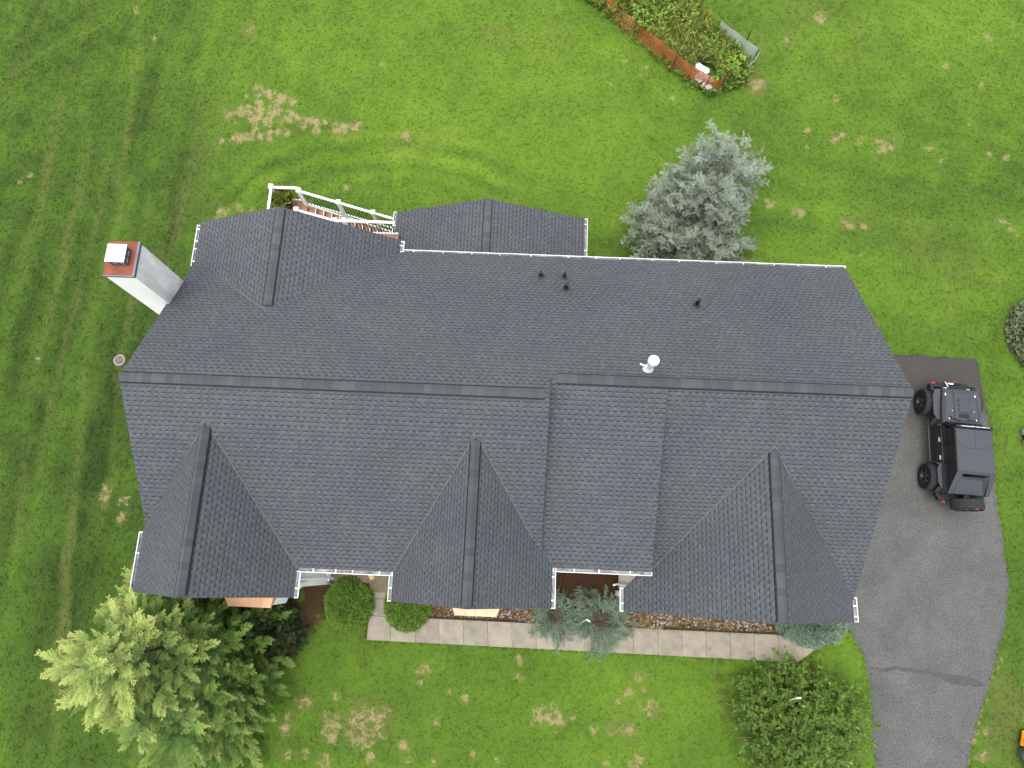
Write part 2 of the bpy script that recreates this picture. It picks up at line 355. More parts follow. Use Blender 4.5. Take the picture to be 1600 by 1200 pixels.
def seg_d(X, Y, pts, ws):
    best = np.full(X.shape, 9.)
    for (a, b, wa, wb) in zip(pts, pts[1:], ws, ws[1:]):
        ax, ay = a[:2]; dx, dy = b[0]-ax, b[1]-ay; t = np.clip(((X-ax)*dx+(Y-ay)*dy)/(dx*dx+dy*dy), 0, 1)
        d = np.hypot(X-ax-dx*t, Y-ay-dy*t)/(wa+(wb-wa)*t); best = np.minimum(best, d)
    return best
TRK = [([(225, -10), (205, 160), (190, 300), (172, 400), (150, 480), (132, 600), (112, 800), (95, 1000), (85, 1210)], 9, .55, .10), ([(140, 200), (112, 350), (72, 520), (45, 640), (28, 800), (10, 1000)], 8, .50, .09), ([(170, 240), (150, 350), (104, 520), (66, 700), (50, 900)], 6, .40, .06),
       ([(262, -10), (245, 160), (228, 330), (205, 470), (185, 600), (175, 760)], 7, .30, .08), ([(95, 160), (60, 330), (15, 470)], 8, .45, .06), ([(318, -10), (300, 100), (285, 240), (262, 400)], 9, .0, -.10), ([(250, 60), (232, 250), (212, 400), (180, 560), (160, 760)], 9, 0, -.09), ([(70, 380), (30, 560), (5, 700)], 12, 0, -.09), ([(150, 640), (130, 800), (110, 1000)], 9, 0, -.07), ([(35, 680), (10, 880)], 12, 0, -.08),
       ([(330, 352), (400, 285), (500, 250), (620, 243), (730, 258), (830, 300)], 6, .1, .16), ([(335, 338), (400, 268), (500, 232), (625, 226), (740, 242), (840, 285)], 5, 0, -.13), ([(355, 345), (420, 292), (510, 266), (620, 260), (720, 274), (800, 308)], 5, 0, -.12), ([(330, 318), (400, 250), (500, 214), (630, 208), (750, 226), (850, 272)], 6, .05, .11), ([(640, 215), (760, 232), (870, 290)], 5, 0, -.08),
       ([(-10, 130), (60, 85), (150, 40), (230, -10)], 5, .2, .10), ([(-10, 100), (60, 58), (130, 20), (180, -10)], 5, 0, -.09), ([(-10, 165), (80, 110), (170, 62), (270, 5)], 5, 0, -.07), ([(1180, 250), (1300, 262), (1420, 285), (1560, 300)], 8, .15, -.08), ([(1170, 310), (1300, 325), (1450, 350), (1600, 362)], 9, .1, .09), ([(1200, 400), (1350, 402), (1500, 420), (1600, 440)], 8, 0, .08), ([(1190, 345), (1320, 362), (1460, 385), (1600, 398)], 8, 0, -.08)]
FLD = {}
def fields(X, Y):
    px, py = to_px(X, Y)
    wx = px+9*(fbm(X*.9, Y*.9, 3)-.5)*2; wy = py+9*(fbm(X*.9, Y*.9, 9)-.5)*2
    dry = np.zeros_like(X)
    for a, b, r, pk in DRY:
        r = r*1.7; d2 = ((wx-a)/r)**2+((wy-b)/r)**2; dry = np.maximum(dry, pk*np.exp(-d2*.8))
    soil = np.zeros_like(X)
    for a, b, rx, ry, s in SOIL:
        soil = np.maximum(soil, s*np.exp(-(((wx-a)/rx)**2+((wy-b)/ry)**2)*.8))
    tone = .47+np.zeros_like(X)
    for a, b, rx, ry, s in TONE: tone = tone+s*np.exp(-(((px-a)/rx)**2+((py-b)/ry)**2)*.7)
    # mowing swaths on the left, following a slow curve, and the arcs the mower cut round the deck
    lx = X+15.2-.08*(Y-5)-.0015*(Y-5)**2+.5*(fbm(X*.12, Y*.07, 81, 2)-.5); 
    msk = 1/(1+np.exp((lx-1.9)*1.8))
    tone = tone+msk*(.022*np.sin(lx*2*math.pi/1.6+2*vnoise(X*.2, Y*.2, 5))+.030*np.sin(lx*2*math.pi/2.9+.8*vnoise(X*.1, Y*.1, 6))+.22*(fbm(lx*1.2, Y*.05, 15)-.5)+.12*(fbm(lx*4.5, Y*.35, 16)-.5))-.055*msk
    rr = np.hypot(X+5.4, (Y-11.3)*1.05); am = np.exp(-((rr-5.6)/1.7)**2)*np.clip((Y-10.5)/2, 0, 1)
    tone = tone+am*(.05*np.sin(rr*2*math.pi/1.05+1.5*vnoise(X*.4, Y*.4, 12))+.22*(fbm(rr*2.4, np.arctan2(Y-11.3, X+5.4)*1.2, 18)-.5))
    tm = np.exp(-(((px-110)/190)**2+((py-70)/80)**2)); tone = tone+tm*.03*np.sin((X*.55+Y*.83+.3*vnoise(X*.4, Y*.4, 2))*2*math.pi/1.1)
    rm = 1/(1+np.exp(-(px-1150)/40))*(py < 560); tone = tone+rm*(.02*np.sin((Y+.35*X+.8*np.sin(X*.3))*2*math.pi/1.7)+.12*(fbm((Y+.35*X)*1.6, X*.2, 19)-.5))
    tone = tone+(.30-.16*msk)*(fbm(X*.22, Y*.22, 21, 3)-.5)+.22*(fbm(X*1.1, Y*1.1, 31, 3)-.5)
    worn = msk*np.clip(1.9*(fbm(lx*.8, Y*.045, 41, 3)-.36), 0, 1)*.60+.30*msk*np.clip(fbm(lx*5, Y*.3, 43)-.45, 0, 1)*2
    worn = worn+.9*np.clip(fbm(X*.16+3, Y*.16, 47, 4)-.52, 0, 1)*2*(1-msk); 
    for a, b, rx, ry, s in ((620, 1120, 260, 60, .30), (300, 640, 60, 120, .1), (760, 50, 60, 30, .3), (1570, 1090, 30, 110, .35), (960, 1040, 60, 40, .3), (1340, 215, 120, 30, .22), (860, 270, 120, 60, .12)): worn = worn+s*np.exp(-(((px-a)/rx)**2+((py-b)/ry)**2))
    for pts_, w_, wo_, to_ in TRK:
        d = seg_d(wx, wy, pts_, [w_]*len(pts_)); g_ = np.exp(-d*d*.9)*(.35+1.1*fbm(X*.7, Y*.25, 91, 3)); worn = worn+.75*wo_*g_; tone = tone+to_*g_
    FLD['worn'] = np.clip(worn+.75*dry, 0, 1)
    return np.clip(tone, .03, .97), dry, soil
def axis(a, b, st, far):
    c = list(np.arange(a, b+st/2, st)); s = st; l = [c[0]]; r = [c[-1]]
    while r[-1]-b < far: s *= 1.35; r.append(r[-1]+s); l.append(l[-1]-s)
    return np.array(l[:0:-1]+c+r[1:])
def attr(me, name, arr):
    a = me.attributes.new(name, 'FLOAT', 'POINT'); a.data.foreach_set('value', np.asarray(arr, np.float32))
def gridmesh(name, xs, ys, z=0):
    X, Y = np.meshgrid(xs, ys); nx, ny = len(xs), len(ys)
    V = np.stack([X.ravel(), Y.ravel(), np.full(X.size, z)], 1)
    i = np.arange(nx*ny).reshape(ny, nx); F = np.stack([i[:-1, :-1], i[:-1, 1:], i[1:, 1:], i[1:, :-1]], -1).reshape(-1, 4)
    me = bpy.data.meshes.new(name); me.vertices.add(len(V)); me.vertices.foreach_set('co', V.ravel())
    me.loops.add(F.size); me.loops.foreach_set('vertex_index', F.ravel().astype(np.int32))
    me.polygons.add(len(F)); me.polygons.foreach_set('loop_start', np.arange(0, F.size, 4, dtype=np.int32))
    me.update(calc_edges=True); return me, X.ravel(), Y.ravel()
me, X, Y = gridmesh('lawn', axis(-26, 24, .11, 500), axis(-9, 27.5, .11, 500))
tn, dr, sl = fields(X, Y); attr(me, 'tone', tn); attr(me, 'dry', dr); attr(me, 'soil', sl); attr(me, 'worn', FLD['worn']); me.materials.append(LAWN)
o = bpy.data.objects.new('lawn', me); C.objects.link(o); tag(o, kind='structure')

def in_poly(X, Y, poly):
    ins = np.zeros(X.shape, bool); n = len(poly)
    for i in range(n):
        x0, y0 = poly[i][:2]; x1, y1 = poly[(i+1) % n][:2]
        c = ((y0 > Y) != (y1 > Y)); ins ^= c & (X < (x1-x0)*(Y-y0)/((y1-y0) if y1 != y0 else 1e-9)+x0)
    return ins
def densify(pts, step=.25, jit=.0, closed=True):
    out = []; n = len(pts)
    for i in range(n if closed else n-1):
        a = np.array(pts[i][:2]); b = np.array(pts[(i+1) % n][:2]); L_ = np.linalg.norm(b-a); k = max(1, int(L_/step))
        nr = np.array([-(b-a)[1], (b-a)[0]])/max(L_, 1e-6)
        for j in range(k):
            q = a+(b-a)*j/k
            if jit: q = q+nr*jit*(vnoise(np.array([q[0]*4.]), np.array([q[1]*4.]), 77)[0]-.5)*2
            out.append((q[0], q[1]))
    return out
import bmesh
def sheet(name, poly, z, mat, res=.25, attrs=None):
    """flat sheet clipped to a polygon, triangulated finely enough to carry attributes"""
    bm = bmesh.new(); vs = [bm.verts.new((x, y, z)) for x, y in poly]; f = bm.faces.new(vs)
    if f.normal.z < 0: bmesh.ops.reverse_faces(bm, faces=[f])
    bm.normal_update()
    xs = [p[0] for p in poly]; ys = [p[1] for p in poly]
    for ax, lo, hi in ((0, min(xs), max(xs)), (1, min(ys), max(ys))):
        k = lo+res
        while k < hi:
            co = [0, 0, 0]; no = [0, 0, 0]; co[ax] = k; no[ax] = 1
            bmesh.ops.bisect_plane(bm, geom=bm.verts[:]+bm.edges[:]+bm.faces[:], plane_co=co, plane_no=no); k += res
    me = bpy.data.meshes.new(name); bm.to_mesh(me); bm.free()
    co = np.empty(len(me.vertices)*3); me.vertices.foreach_get('co', co); co = co.reshape(-1, 3)
    for nme, fn in (attrs or {}).items(): attr(me, nme, fn(co[:, 0], co[:, 1]))
    me.materials.append(mat); o = bpy.data.objects.new(name, me); C.objects.link(o); return o

# driveway
DW_R = [(1527, 561), (1531, 590), (1543, 650), (1552, 740), (1561, 800), (1568, 850), (1576, 905), (1574, 945), (1568, 985), (1557, 1030), (1546, 1070), (1532, 1110), (1520, 1155), (1509, 1210), (1490, 1330)]
DW_L = [(1330, 1330), (1368, 1210), (1364, 1150), (1359, 1100), (1359, 1065), (1352, 1035), (1340, 1005), (1325, 985), (1314, 962), (1290, 930)]
dwp = [G(1404, 553)]+[G(*q) for q in DW_R]+[G(*q) for q in DW_L]+[(11.0, 9.0, 0)]
dwp = densify(dwp, .2, .05)
crack = [G(*q) for q in ((1357, 1043), (1385, 1047), (1400, 1043), (1412, 1045), (1430, 1048), (1455, 1051), (1475, 1057), (1500, 1063), (1525, 1067), (1546, 1071))]
cw = [.03, .05, .07, .06, .05, .06, .13, .16, .12, .04]
def tar_f(X, Y):
    return np.zeros_like(X)
def dark_area_f(X, Y):  # darker, browner rear end, plus oil and tyre stains
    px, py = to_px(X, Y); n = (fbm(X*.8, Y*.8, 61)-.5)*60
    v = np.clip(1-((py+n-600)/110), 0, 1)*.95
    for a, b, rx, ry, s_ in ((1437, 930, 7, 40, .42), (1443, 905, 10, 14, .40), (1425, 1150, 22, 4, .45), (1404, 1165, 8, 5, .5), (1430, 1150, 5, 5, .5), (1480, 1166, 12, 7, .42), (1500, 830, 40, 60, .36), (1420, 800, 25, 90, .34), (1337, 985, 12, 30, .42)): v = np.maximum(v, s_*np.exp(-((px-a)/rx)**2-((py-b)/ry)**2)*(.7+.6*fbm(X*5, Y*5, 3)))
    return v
dw = sheet('driveway', dwp, .004, ASPH, .3, {'tar': tar_f, 'dark_area': dark_area_f}); tag(dw, kind='structure')
# tar strip over the crack
def ribbon(pts, ws, seed):
    L_ = []; R_ = []
    pts = densify(pts, .06, 0, False); n = len(pts)
    for i in range(1, n-1):
        a = Vector(pts[i-1]); b = Vector(pts[i+1]); d = (b-a).normalized(); nr = Vector((-d.y, d.x)); t = i/(n-1)*(len(ws)-1); k = int(t); wd = ws[k]+(ws[min(k+1, len(ws)-1)]-ws[k])*(t-k)
        wd *= .75+.6*vnoise(np.array([i*.35]), np.array([seed*1.]), 5)[0]
        q = Vector(pts[i])+nr*.035*(vnoise(np.array([i*.25]), np.array([seed*3.]), 6)[0]-.5)*2; L_.append(tuple(q+nr*wd)); R_.append(tuple(q-nr*wd))
    return L_+R_[::-1]
TAR = simple('tar', (.070, .071, .072), .8, .3, var=.2, scale=9)
o = sheet('tar_strip', ribbon(crack, [x*.9 for x in cw], 3), .008, TAR, 5); tag(o, kind='structure')

# concrete walk, with real joints between the slabs
mb = MB()
def slab(p, z0=-.05, z1=.03, gap=.008):
    c = Vector((sum(q[0] for q in p)/4, sum(q[1] for q in p)/4)); 
    q = [Vector(a[:2]) for a in p]; q = [a+(c-a).normalized()*gap for a in q]
    mb.hexa([(a.x, a.y, z0) for a in q], [(a.x, a.y, z1) for a in q])
nb = 18
for i in range(nb-1):
    x0, x1 = 573+i*37.9, 573+(i+1)*37.9; t = lambda x: 962+(x-578)*(992-962)/(1225-578); b = lambda x: 1000+(x-573)*(1035-1000)/(1245-573)
    slab([G(x0, b(x0)), G(x1, b(x1)), G(x1-1, t(x1)), G(x0+(4 if i == 0 else -1), t(x0))])
x1 = 573+17*37.9
slab([G(x1, 1033.5), G(1246, 1035), G(1279, 1012), G(x1-1, 992)])
slab([G(577, 961.5), G(613, 963), G(613, 937), G(582, 935)]); slab([G(582, 934.5), G(613, 936.5), G(613, 922), G(580, 921)])
o = mb.build('walkway', CONC); tag(o, kind='structure')
# planting bed between walk and house
def stone_f(X, Y):
    px, py = to_px(X, Y); s = 1/(1+np.exp(-(py-(938+(px-900)*.045+14*(fbm(X, Y, 8)-.5)))/3)); s = np.where(px < 800, .8, s); return s
bed = densify([G(600, 930), G(600, 961.5), G(668, 965.5), G(820, 973), G(1000, 981), G(1215, 991.5), G(1275, 1005), G(1318, 968), G(1300, 900), G(860, 800), G(620, 850)], .3, .02)
o = sheet('planting_bed', bed, .006, MULCH, .35, {'stone': stone_f}); tag(o, kind='structure')
for a, b, lab in (((665, 964.5), (822, 972), 'short dark plastic edging strip between the bed below the middle gable and the walk'), ((1035, 982), (1217, 990.5), 'dark plastic edging strip between the stony bed under the garage gable and the walk')):
    n = 14; mb = MB()
    for k in range(n):
        p = G(a[0]+(b[0]-a[0])*k/n, a[1]+(b[1]-a[1])*k/n+rnd.uniform(-.5, .5)); q = G(a[0]+(b[0]-a[0])*(k+1)/n, a[1]+(b[1]-a[1])*(k+1)/n+rnd.uniform(-.5, .5))
        mb.bar((p[0], p[1], .05), (q[0], q[1], .05), .035, .12)
    o = mb.build('bed_edging', simple('edging', (.035, .02, .017), .8)); tag(o, lab, 'edging', 'edging strips of the front bed')

# ------------------------------------------------------------------ HOUSE
D = 18.8; Z0 = H-D
def W(x, y, z): return Vector((x*D, y*D, Z0+z*D))
XL, XR, XS = -.5872*D, .5765*D, .0414*D
XLf, XRf = -.5832*D, .5712*D               # the rakes stand a hand narrower at the front eaves
mb_, mL_, mR_ = .6303, .6946, .765
YL, YR, YB = .2474*D, .276*D, .548*D
ZR = Z0-mb_*(YR-YL); ZB = Z0-mb_*(YB-YL); ZT = Z0
YF = -.013*D; ZF = Z0-mL_*(YL-YF)
house = empty('house'); tag(house, 'large house under charcoal asphalt shingle roofs with four front and rear gables', 'house')
def hb(mbx, name, mats, parent=house, **k):
    o = mbx.build(name, mats, parent, **k); 
    o.matrix_parent_inverse = Matrix.Translation(parent_world(parent)).inverted(); return o
def parent_world(p):
    v = Vector(p.location); 
    if p.parent: v = Vector((0, 4, 0)) if p.parent else v
    return v
def hb2(mbx, name, mats, parent, **k):
    """sub-part: all geometry is written in world coordinates"""
    o = mbx.build(name, mats, parent, **k); return o
def slabpoly(mbx, poly, udir, th=.12, u0=0, lift=0):
    P = [Vector(p) for p in poly]; n = (P[1]-P[0]).cross(P[2]-P[0]).normalized()
    if n.z < 0: P = P[::-1]; n = -n
    P = [p+n*lift for p in P]
    u = Vector(udir).normalized(); v = n.cross(u)
    if v.z < 0: v = -v
    uv = [(p.dot(u)+u0, p.dot(v)+50) for p in P]
    mbx.face(P, uv); B = [p-n*th for p in P]; mbx.face(B[::-1], mi=1)
    for i in range(len(P)):
        j = (i+1) % len(P)
        M1 = [P[i]-n*.035, P[j]-n*.035]
        mbx.face([P[i], M1[0], M1[1], P[j]], mi=2); mbx.face([M1[0], B[i], B[j], M1[1]], mi=2)
ROOFM = [SH, WHITE, simple('shingle_edge', (.06, .066, .075), .9)]
# rear plane (stepped top edge: the left ridge stands higher), front planes
r = MB(); slabpoly(r, [(XL, YL, ZT), (XLf-.03, YB-.35, Z0-mb_*(YB-.35-YL)), (-.26*D, YB-.35, Z0-mb_*(YB-.35-YL)), (-.2241*D, YB, ZB), (XR-.05, YB, ZB), (XR, YR, ZR), (XS, YR, ZR), (XS, YL, ZT)], (1, 0, 0))
main_roof = r.build('roof', ROOFM, house)
r = MB(); slabpoly(r, [(XL, YL, ZT), (XS, YL, ZT), (XS, YF, ZF), (XLf, YF, ZF)], (1, 0, 0)); r.build('roof', ROOFM, house)
zc = lambda y: ZR-mR_*(YR-y)
YCF = YR-(ZR-(Z0-.2520*D))/mR_
XC = .2062*D
r = MB(); slabpoly(r, [(.19*D, YR, ZR), (XR, YR, ZR), (XRf, YCF, zc(YCF)), (XC-.02, YCF, zc(YCF)), (XC-.02, 3.0, zc(3.0)), (.19*D, 3.0, zc(3.0))], (1, 0, 0)); r.build('roof', ROOFM, house)
# middle plane over the recess: shallower, carried past the right block as a lap
YM, ZM = .0043*D, Z0-.1766*D
r = MB(); slabpoly(r, [(XS, YR, ZR+.004), (.2165*D, YR, ZR+.004), (.2191*D, YM, ZM), (XS, YM, ZM)], (1, 0, 0)); r.build('roof', ROOFM, house)
# cheek walls that close the steps
r = MB(); r.face([(XS-.05, YL, ZT-.1), (XS-.05, YR, ZR-.15), (XS-.05, YM, ZM-.2), (XS-.05, YF, ZF-.15)]); r.build('cheek', SIDE, house)

def ridge_cap(p0, p1, dz, wd=.135, start=.0):
    """overlapping cap shingles on a dark ridge vent; dz = drop of the two slopes per metre sideways (left, right)"""
    p0 = Vector(p0); p1 = Vector(p1); d = (p1-p0); L_ = d.length; d.normalize(); s = Vector((0, 0, 1)).cross(d).normalized()   # s points left of d
    v = MB(); lift = .035
    def sec(p, wid, up): return [p+s*wid+Vector((0, 0, up-wid*dz[0])), p+Vector((0, 0, up)), p-s*wid+Vector((0, 0, up-wid*dz[1]))]
    wv = wd+.026; a = sec(p0, wv, lift); b = sec(p1, wv, lift); a2 = sec(p0, wv, -.02); b2 = sec(p1, wv, -.02)  # dark rim past the caps stands in for the shadow gap there
    for i in range(2): v.face([a[i], a[i+1], b[i+1], b[i]])
    for k in (0, 2): v.face([a[k], b[k], b2[k], a2[k]])
    v.face(a+a2[::-1]); v.face(b+b2[::-1])
    g = v.build('ridge_vent', DARK, house)
    c = MB(); n = int(L_/.205); st = L_/n
    for k in range(n):
        w2 = wd-.006+rnd.uniform(-.003, .003); q0 = p0+d*(k*st); q1 = p0+d*((k+1)*st+.035)
        if k == n-1: q1 = p1
        A = sec(q0, w2, lift+.010); B = sec(q1, w2, lift+.020); A2 = sec(q0, w2, lift+.002); B2 = sec(q1, w2, lift+.011)
        vs = A+B+A2+B2; base = len(c.v); c.v += [tuple(x) for x in vs]
        for f in ((0, 1, 4, 3), (1, 2, 5, 4), (3, 4, 10, 9), (4, 5, 11, 10), (0, 3, 9, 6), (2, 8, 11, 5), (0, 6, 7, 1), (1, 7, 8, 2)):
            c.f.append(tuple(base+i for i in f)); c.uv.append([(0, 0)]*4); c.mi.append(0)
    return c.build('ridge_cap', CAPM, house)
ridge_cap((XL+.02, YL, ZT), (XS-.14, YL, ZT), (mb_, mL_))
ridge_cap((XR-.02, YR, ZR), (XS+.18, YR, ZR), (mR_, mb_))

def gutter(a, b, out, parent=house, hang=.62, ends=(1, 1), w_=.115):
    a = Vector(a); b = Vector(b); d = (b-a).normalized(); o_ = Vector(out).normalized(); L_ = (b-a).length; up = Vector((0, 0, 1))
    g = MB(); prof = [(0, -.01), (0, -.10), (w_*.75, -.10), (w_, -.045), (w_, .0), (w_-.014, .002), (w_-.014, -.045), (w_*.73, -.09), (.008, -.09), (.008, -.01)]
    A = [a+o_*x+up*z for x, z in prof]; B = [b+o_*x+up*z for x, z in prof]
    for i in range(len(prof)-1): g.face([A[i], A[i+1], B[i+1], B[i]], mi=1 if i in (6, 7) else 0)
    for P, e in ((A, ends[0]), (B, ends[1])):
        if e:
            g.face(P[:5]); q = P[0]+up*.01
            g.bar(P[0]+up*.005, P[4]+up*.0, .018, .02)
    n = max(1, int(L_/hang)); 
    for k in range(n):
        c_ = a+d*(L_*(k+.5+rnd.uniform(-.22, .22))/n); g.bar(c_-o_*.03+up*.012, c_+o_*(w_-.01)+up*.004, .028, .008)
    gg = g.build('gutter', [GUT, GUTIN], parent)
    if L_ > 1.2:
        l = MB()
        for _ in range(int(L_*3)):
            c_ = a+d*rnd.uniform(.05, L_-.05)+o_*rnd.uniform(.02, w_-.035)+up*(-.082); s_ = rnd.uniform(.02, .07)
            l.face([c_+d*s_, c_+o_*.02, c_-d*s_, c_-o_*.012])
        l.build('leaf_debris', simple('debris', (.07, .045, .025), .9, var=.5, scale=20), gg)['kind'] = 'stuff'
    return gg
# rear eave, short return by the step, front short eaves
gutter((XR-.05, YB, ZB-.02), (-.2241*D, YB, ZB-.02), (0, 1, 0), hang=.95, w_=.09)
gutter((-.3499*D, YF, ZF-.02), (-.1953*D, YF, ZF-.02), (0, -1, 0))
gutter((.0625*D, YM, ZM-.02), (.2195*D, YM, ZM-.02), (0, -1, 0), hang=.75)

def gable(x, zr_, yg, yb, xl, zl, ybl, xr, zr2, ybr, capstop=None):
    """gable roof whose ridge runs along y: x, ridge height, front y, back y; left and right eaves (x, z, back y)"""
    for (xe, ze, ye, s_) in ((xl, zl, ybl, -1), (xr, zr2, ybr, 1)):
        r = MB(); slabpoly(r, [(x, yg, zr_), (x, yb, zr_), (xe, ye, ze), (xe, yg, ze)], (0, 1, 0)); r.build('roof', ROOFM, house)
    sgn = 1 if yb > yg else -1
    dl = (zr_-zl)/(x-xl); dr_ = (zr_-zr2)/(xr-x)
    ridge_cap((x, yg+sgn*.06, zr_), (x, yb-sgn*.22, zr_), (dl, dr_) if sgn > 0 else (dr_, dl))
def yl_(z): return YL-(Z0-z)/mL_
def yr_(z): return YR-(ZR-z)/mR_
def yb_(z): return YL+(Z0-z)/mb_
S = lambda *a: [q*D for q in a]
def valley(pts):
    v = MB(); pts = [Vector(p)+Vector((0, 0, .012)) for p in pts]
    for a, b in zip(pts, pts[1:]): v.bar(a, b, .022, .016)
    v.build('valley', VAL, house)
VAL = simple('valley_edge', (.145, .155, .160), .9, .2, var=.2, scale=12)
# front left gable
ax_, aY, axl, axr = S(-.4685, -.059, -.5898, -.3487); az, azl, azr = Z0-.0372*D, Z0-.148*D, Z0-.1815*D
gable(ax_, az, aY, yl_(az)+.05, axl, azl, yl_(azl), axr, azr, yl_(azr)+.1)
gutter((axl, aY, azl-.02), (axl, yl_(azl)-.05, azl-.02), (-1, 0, 0), hang=1.0)
gutter((axr, aY, azr-.02), (axr, YF-.1, azr-.02), (1, 0, 0), hang=.45)
# front middle gable
bx, bY, bxl, bxr = S(-.0648, -.0575, -.1935, .0606); bz, bzl, bzr = Z0-.0399*D, Z0-.1797*D, Z0-.1755*D
gable(bx, bz, bY, yl_(bz)+.05, bxl, bzl, yl_(bzl)+.1, bxr, bzr, .038*D+.15)
gutter((bxl, bY, bzl-.02), (bxl, YF-.1, bzl-.02), (-1, 0, 0), hang=.45)
gutter((bxr, bY, bzr-.02), (bxr, .038*D, bzr-.02), (1, 0, 0), hang=.5)
# front right gable over the garage
cx_, cY, cxl, cxr = S(.3905, -.0612, .1869, .5680); cz, czl, czr = Z0-.0777*D, Z0-.2589*D, Z0-.2467*D
gable(cx_, cz, cY, yr_(cz)+.05, cxl, czl, -.024*D, cxr, czr, yr_(czr)+.1)
gutter((cxl, cY, czl-.02), (cxl, -.024*D, czl-.02), (-1, 0, 0), hang=.35)
gutter((cxr+.03, cY, czr-.02), (cxr+.03, -.0232*D, czr-.02), (1, 0, 0), hang=.3)
# rear left gable
gx, gY, gxr = S(-.4196, .5763, -.2329); gxl = XLf-.02; gz, gzl, gzr = Z0-.0895*D, Z0-.1579*D, ZB-.0
gable(gx, gz, gY, yb_(gz)-.05, gxl, gzl, yb_(gzl)-.05, gxr, Z0-.2087*D+.15, YB-.1)
gutter((gxl, .5541*D+.3, gzl-.02), (gxl, yb_(gzl)-.1, gzl-.02), (-1, 0, 0), hang=.35)
gutter((gxr+.02, gY-.05, Z0-.2087*D+.13), (gxr+.02, YB+.1, Z0-.2087*D+.13), (1, 0, 0), hang=.2)
valley([(ax_, yl_(az), az), (axl+.1, yl_(azl), azl)]); valley([(ax_, yl_(az), az), (axr, yl_(azr), azr)])
valley([(bx, yl_(bz), bz), (bxl, yl_(bzl), bzl)])
t_b = (XS-bx)/(bxr-bx)*.86; zb_ = bz+(bzr-bz)*t_b; valley([(bx, yl_(bz), bz), (bx+(bxr-bx)*t_b, yl_(zb_), zb_)])
valley([(cx_, yr_(cz), cz), (cxr-.1, yr_(czr), czr)]); t_c = .93; zc_ = cz+(czl-cz)*t_c; valley([(cx_, yr_(cz), cz), (cx_+(cxl-cx_)*t_c, yr_(zc_), zc_)])
valley([(gx, yb_(gz), gz), (gxl+.1, yb_(gzl), gzl)])
# sun room at the rear, one storey lower
sx, sY, sxl, sxr = S(-.0799, .7058, -.2729, .1169); sz, sze = Z0-.2699*D, Z0-.3396*D
gable(sx, sz, sY, .52*D, sxl, sze, .52*D, sxr, sze, .52*D)
gutter((sxl, sY, sze-.02), (sxl, .53*D, sze-.02), (-1, 0, 0), hang=.8)
gutter((sxr, sY, sze-.02), (sxr, .53*D, sze-.02), (1, 0, 0), hang=.8)

# walls
def wall_yz(name, x0, x1, prof, mat):
    w_ = MB(); A = [(x0, y, z) for y, z in prof]; B = [(x1, y, z) for y, z in prof]
    w_.face(A); w_.face(B[::-1])
    for i in range(len(prof)):
        j = (i+1) % len(prof); w_.face([A[j], A[i], B[i], B[j]])
    return w_.build(name, mat, house, merge=True)
def wall_xz(name, y0, y1, prof, mat):
    w_ = MB(); A = [(x, y0, z) for x, z in prof]; B = [(x, y1, z) for x, z in prof]
    w_.face(A[::-1]); w_.face(B)
    for i in range(len(prof)):
        j = (i+1) % len(prof); w_.face([A[i], A[j], B[j], B[i]])
    return w_.build(name, mat, house, merge=True)
q = .22
wall_yz('wall', XL+.25, XS-.1, [(.55, 0), (YB-.45, 0), (YB-.45, ZB+.28-q), (YL, ZT-q), (.55, Z0-mL_*(YL-.55)-q)], SIDE)
wall_yz('wall', XS-.1, XC+.05, [(1.75, 0), (YB-.45, 0), (YB-.45, ZB+.28-q), (YR, ZR-q), (1.75, ZM+1.1-q)], CREAM)
wall_yz('wall', XC+.03, XRf-.2, [(-.30, 0), (YB-.45, 0), (YB-.45, ZB+.28-q), (YR, ZR-q), (-.30, zc(-.30)-q)], CREAM)
aw = -.72
wall_xz('wall', aw, 1.5, [(XL+.26, 0), (-6.86, 0), (-6.86, azr+.2-q), (ax_, az-q), (XL+.26, azl+.1-q)], SIDE)
wall_xz('wall', aw+.02, 1.5, [(bxl+.35, 0), (bxr-.4, 0), (bxr-.4, bzr+.2-q), (bx, bz-q), (bxl+.35, bzl+.2-q)], SIDE)
wall_xz('wall', -.66, 1.2, [(XC+.01, 0), (cxr-.3, 0), (cxr-.3, czr+.15-q), (cx_, cz-q-.05), (XC+.01, czl+.25-q)], CREAM)
wall_xz('wall', YB-1, gY-.35, [(gxl+.35, 0), (gxr-.3, 0), (gxr-.3, ZB+.1-q), (gx, gz-q), (gxl+.35, gzl+.1-q)], SIDE)
wall_xz('wall', YB-1, sY-.35, [(sxl+.35, 0), (sxr-.35, 0), (sxr-.35, sze+.1-q), (sx, sz-q), (sxl+.35, sze+.1-q)], SIDE)
# cornice boxes and returns at the front gables (white undersides that show beside the copper roofs)
c = MB()
c.hexa([(-6.86, aY+.02, azr-.32), (axr-.02, aY+.02, azr-.32), (axr-.02, aw, azr-.32), (-6.86, aw, azr-.32)], [(-6.86, aY+.02, azr-.14), (axr-.02, aY+.02, azr-.14), (axr-.02, aw, azr-.14), (-6.86, aw, azr-.14)])
c.box(-7.0, -6.80, aw-.12, aw+.06, 0, azr-.3)
c.build('corner_trim', WHITE, house)
c = MB(); A_ = [(-6.86, aY+.04, azr-.30), (-6.86, aw+.02, azr-.30), (-6.86, aw+.02, 3.45)]; B_ = [(-6.70, q_[1], q_[2]) for q_ in A_]; prism0 = (A_, B_)
c.face(A_); c.face(B_[::-1])
for i in range(3): c.face([A_[(i+1) % 3], A_[i], B_[i], B_[(i+1) % 3]])
c.build('bracket', WHITE, house)
c = MB()
for s_, ycl in ((-1, -6.82),):
    c.box(-6.86, -6.74, -.70, .4, .25, .55)
c.build('wall_trim', WHITE, house)
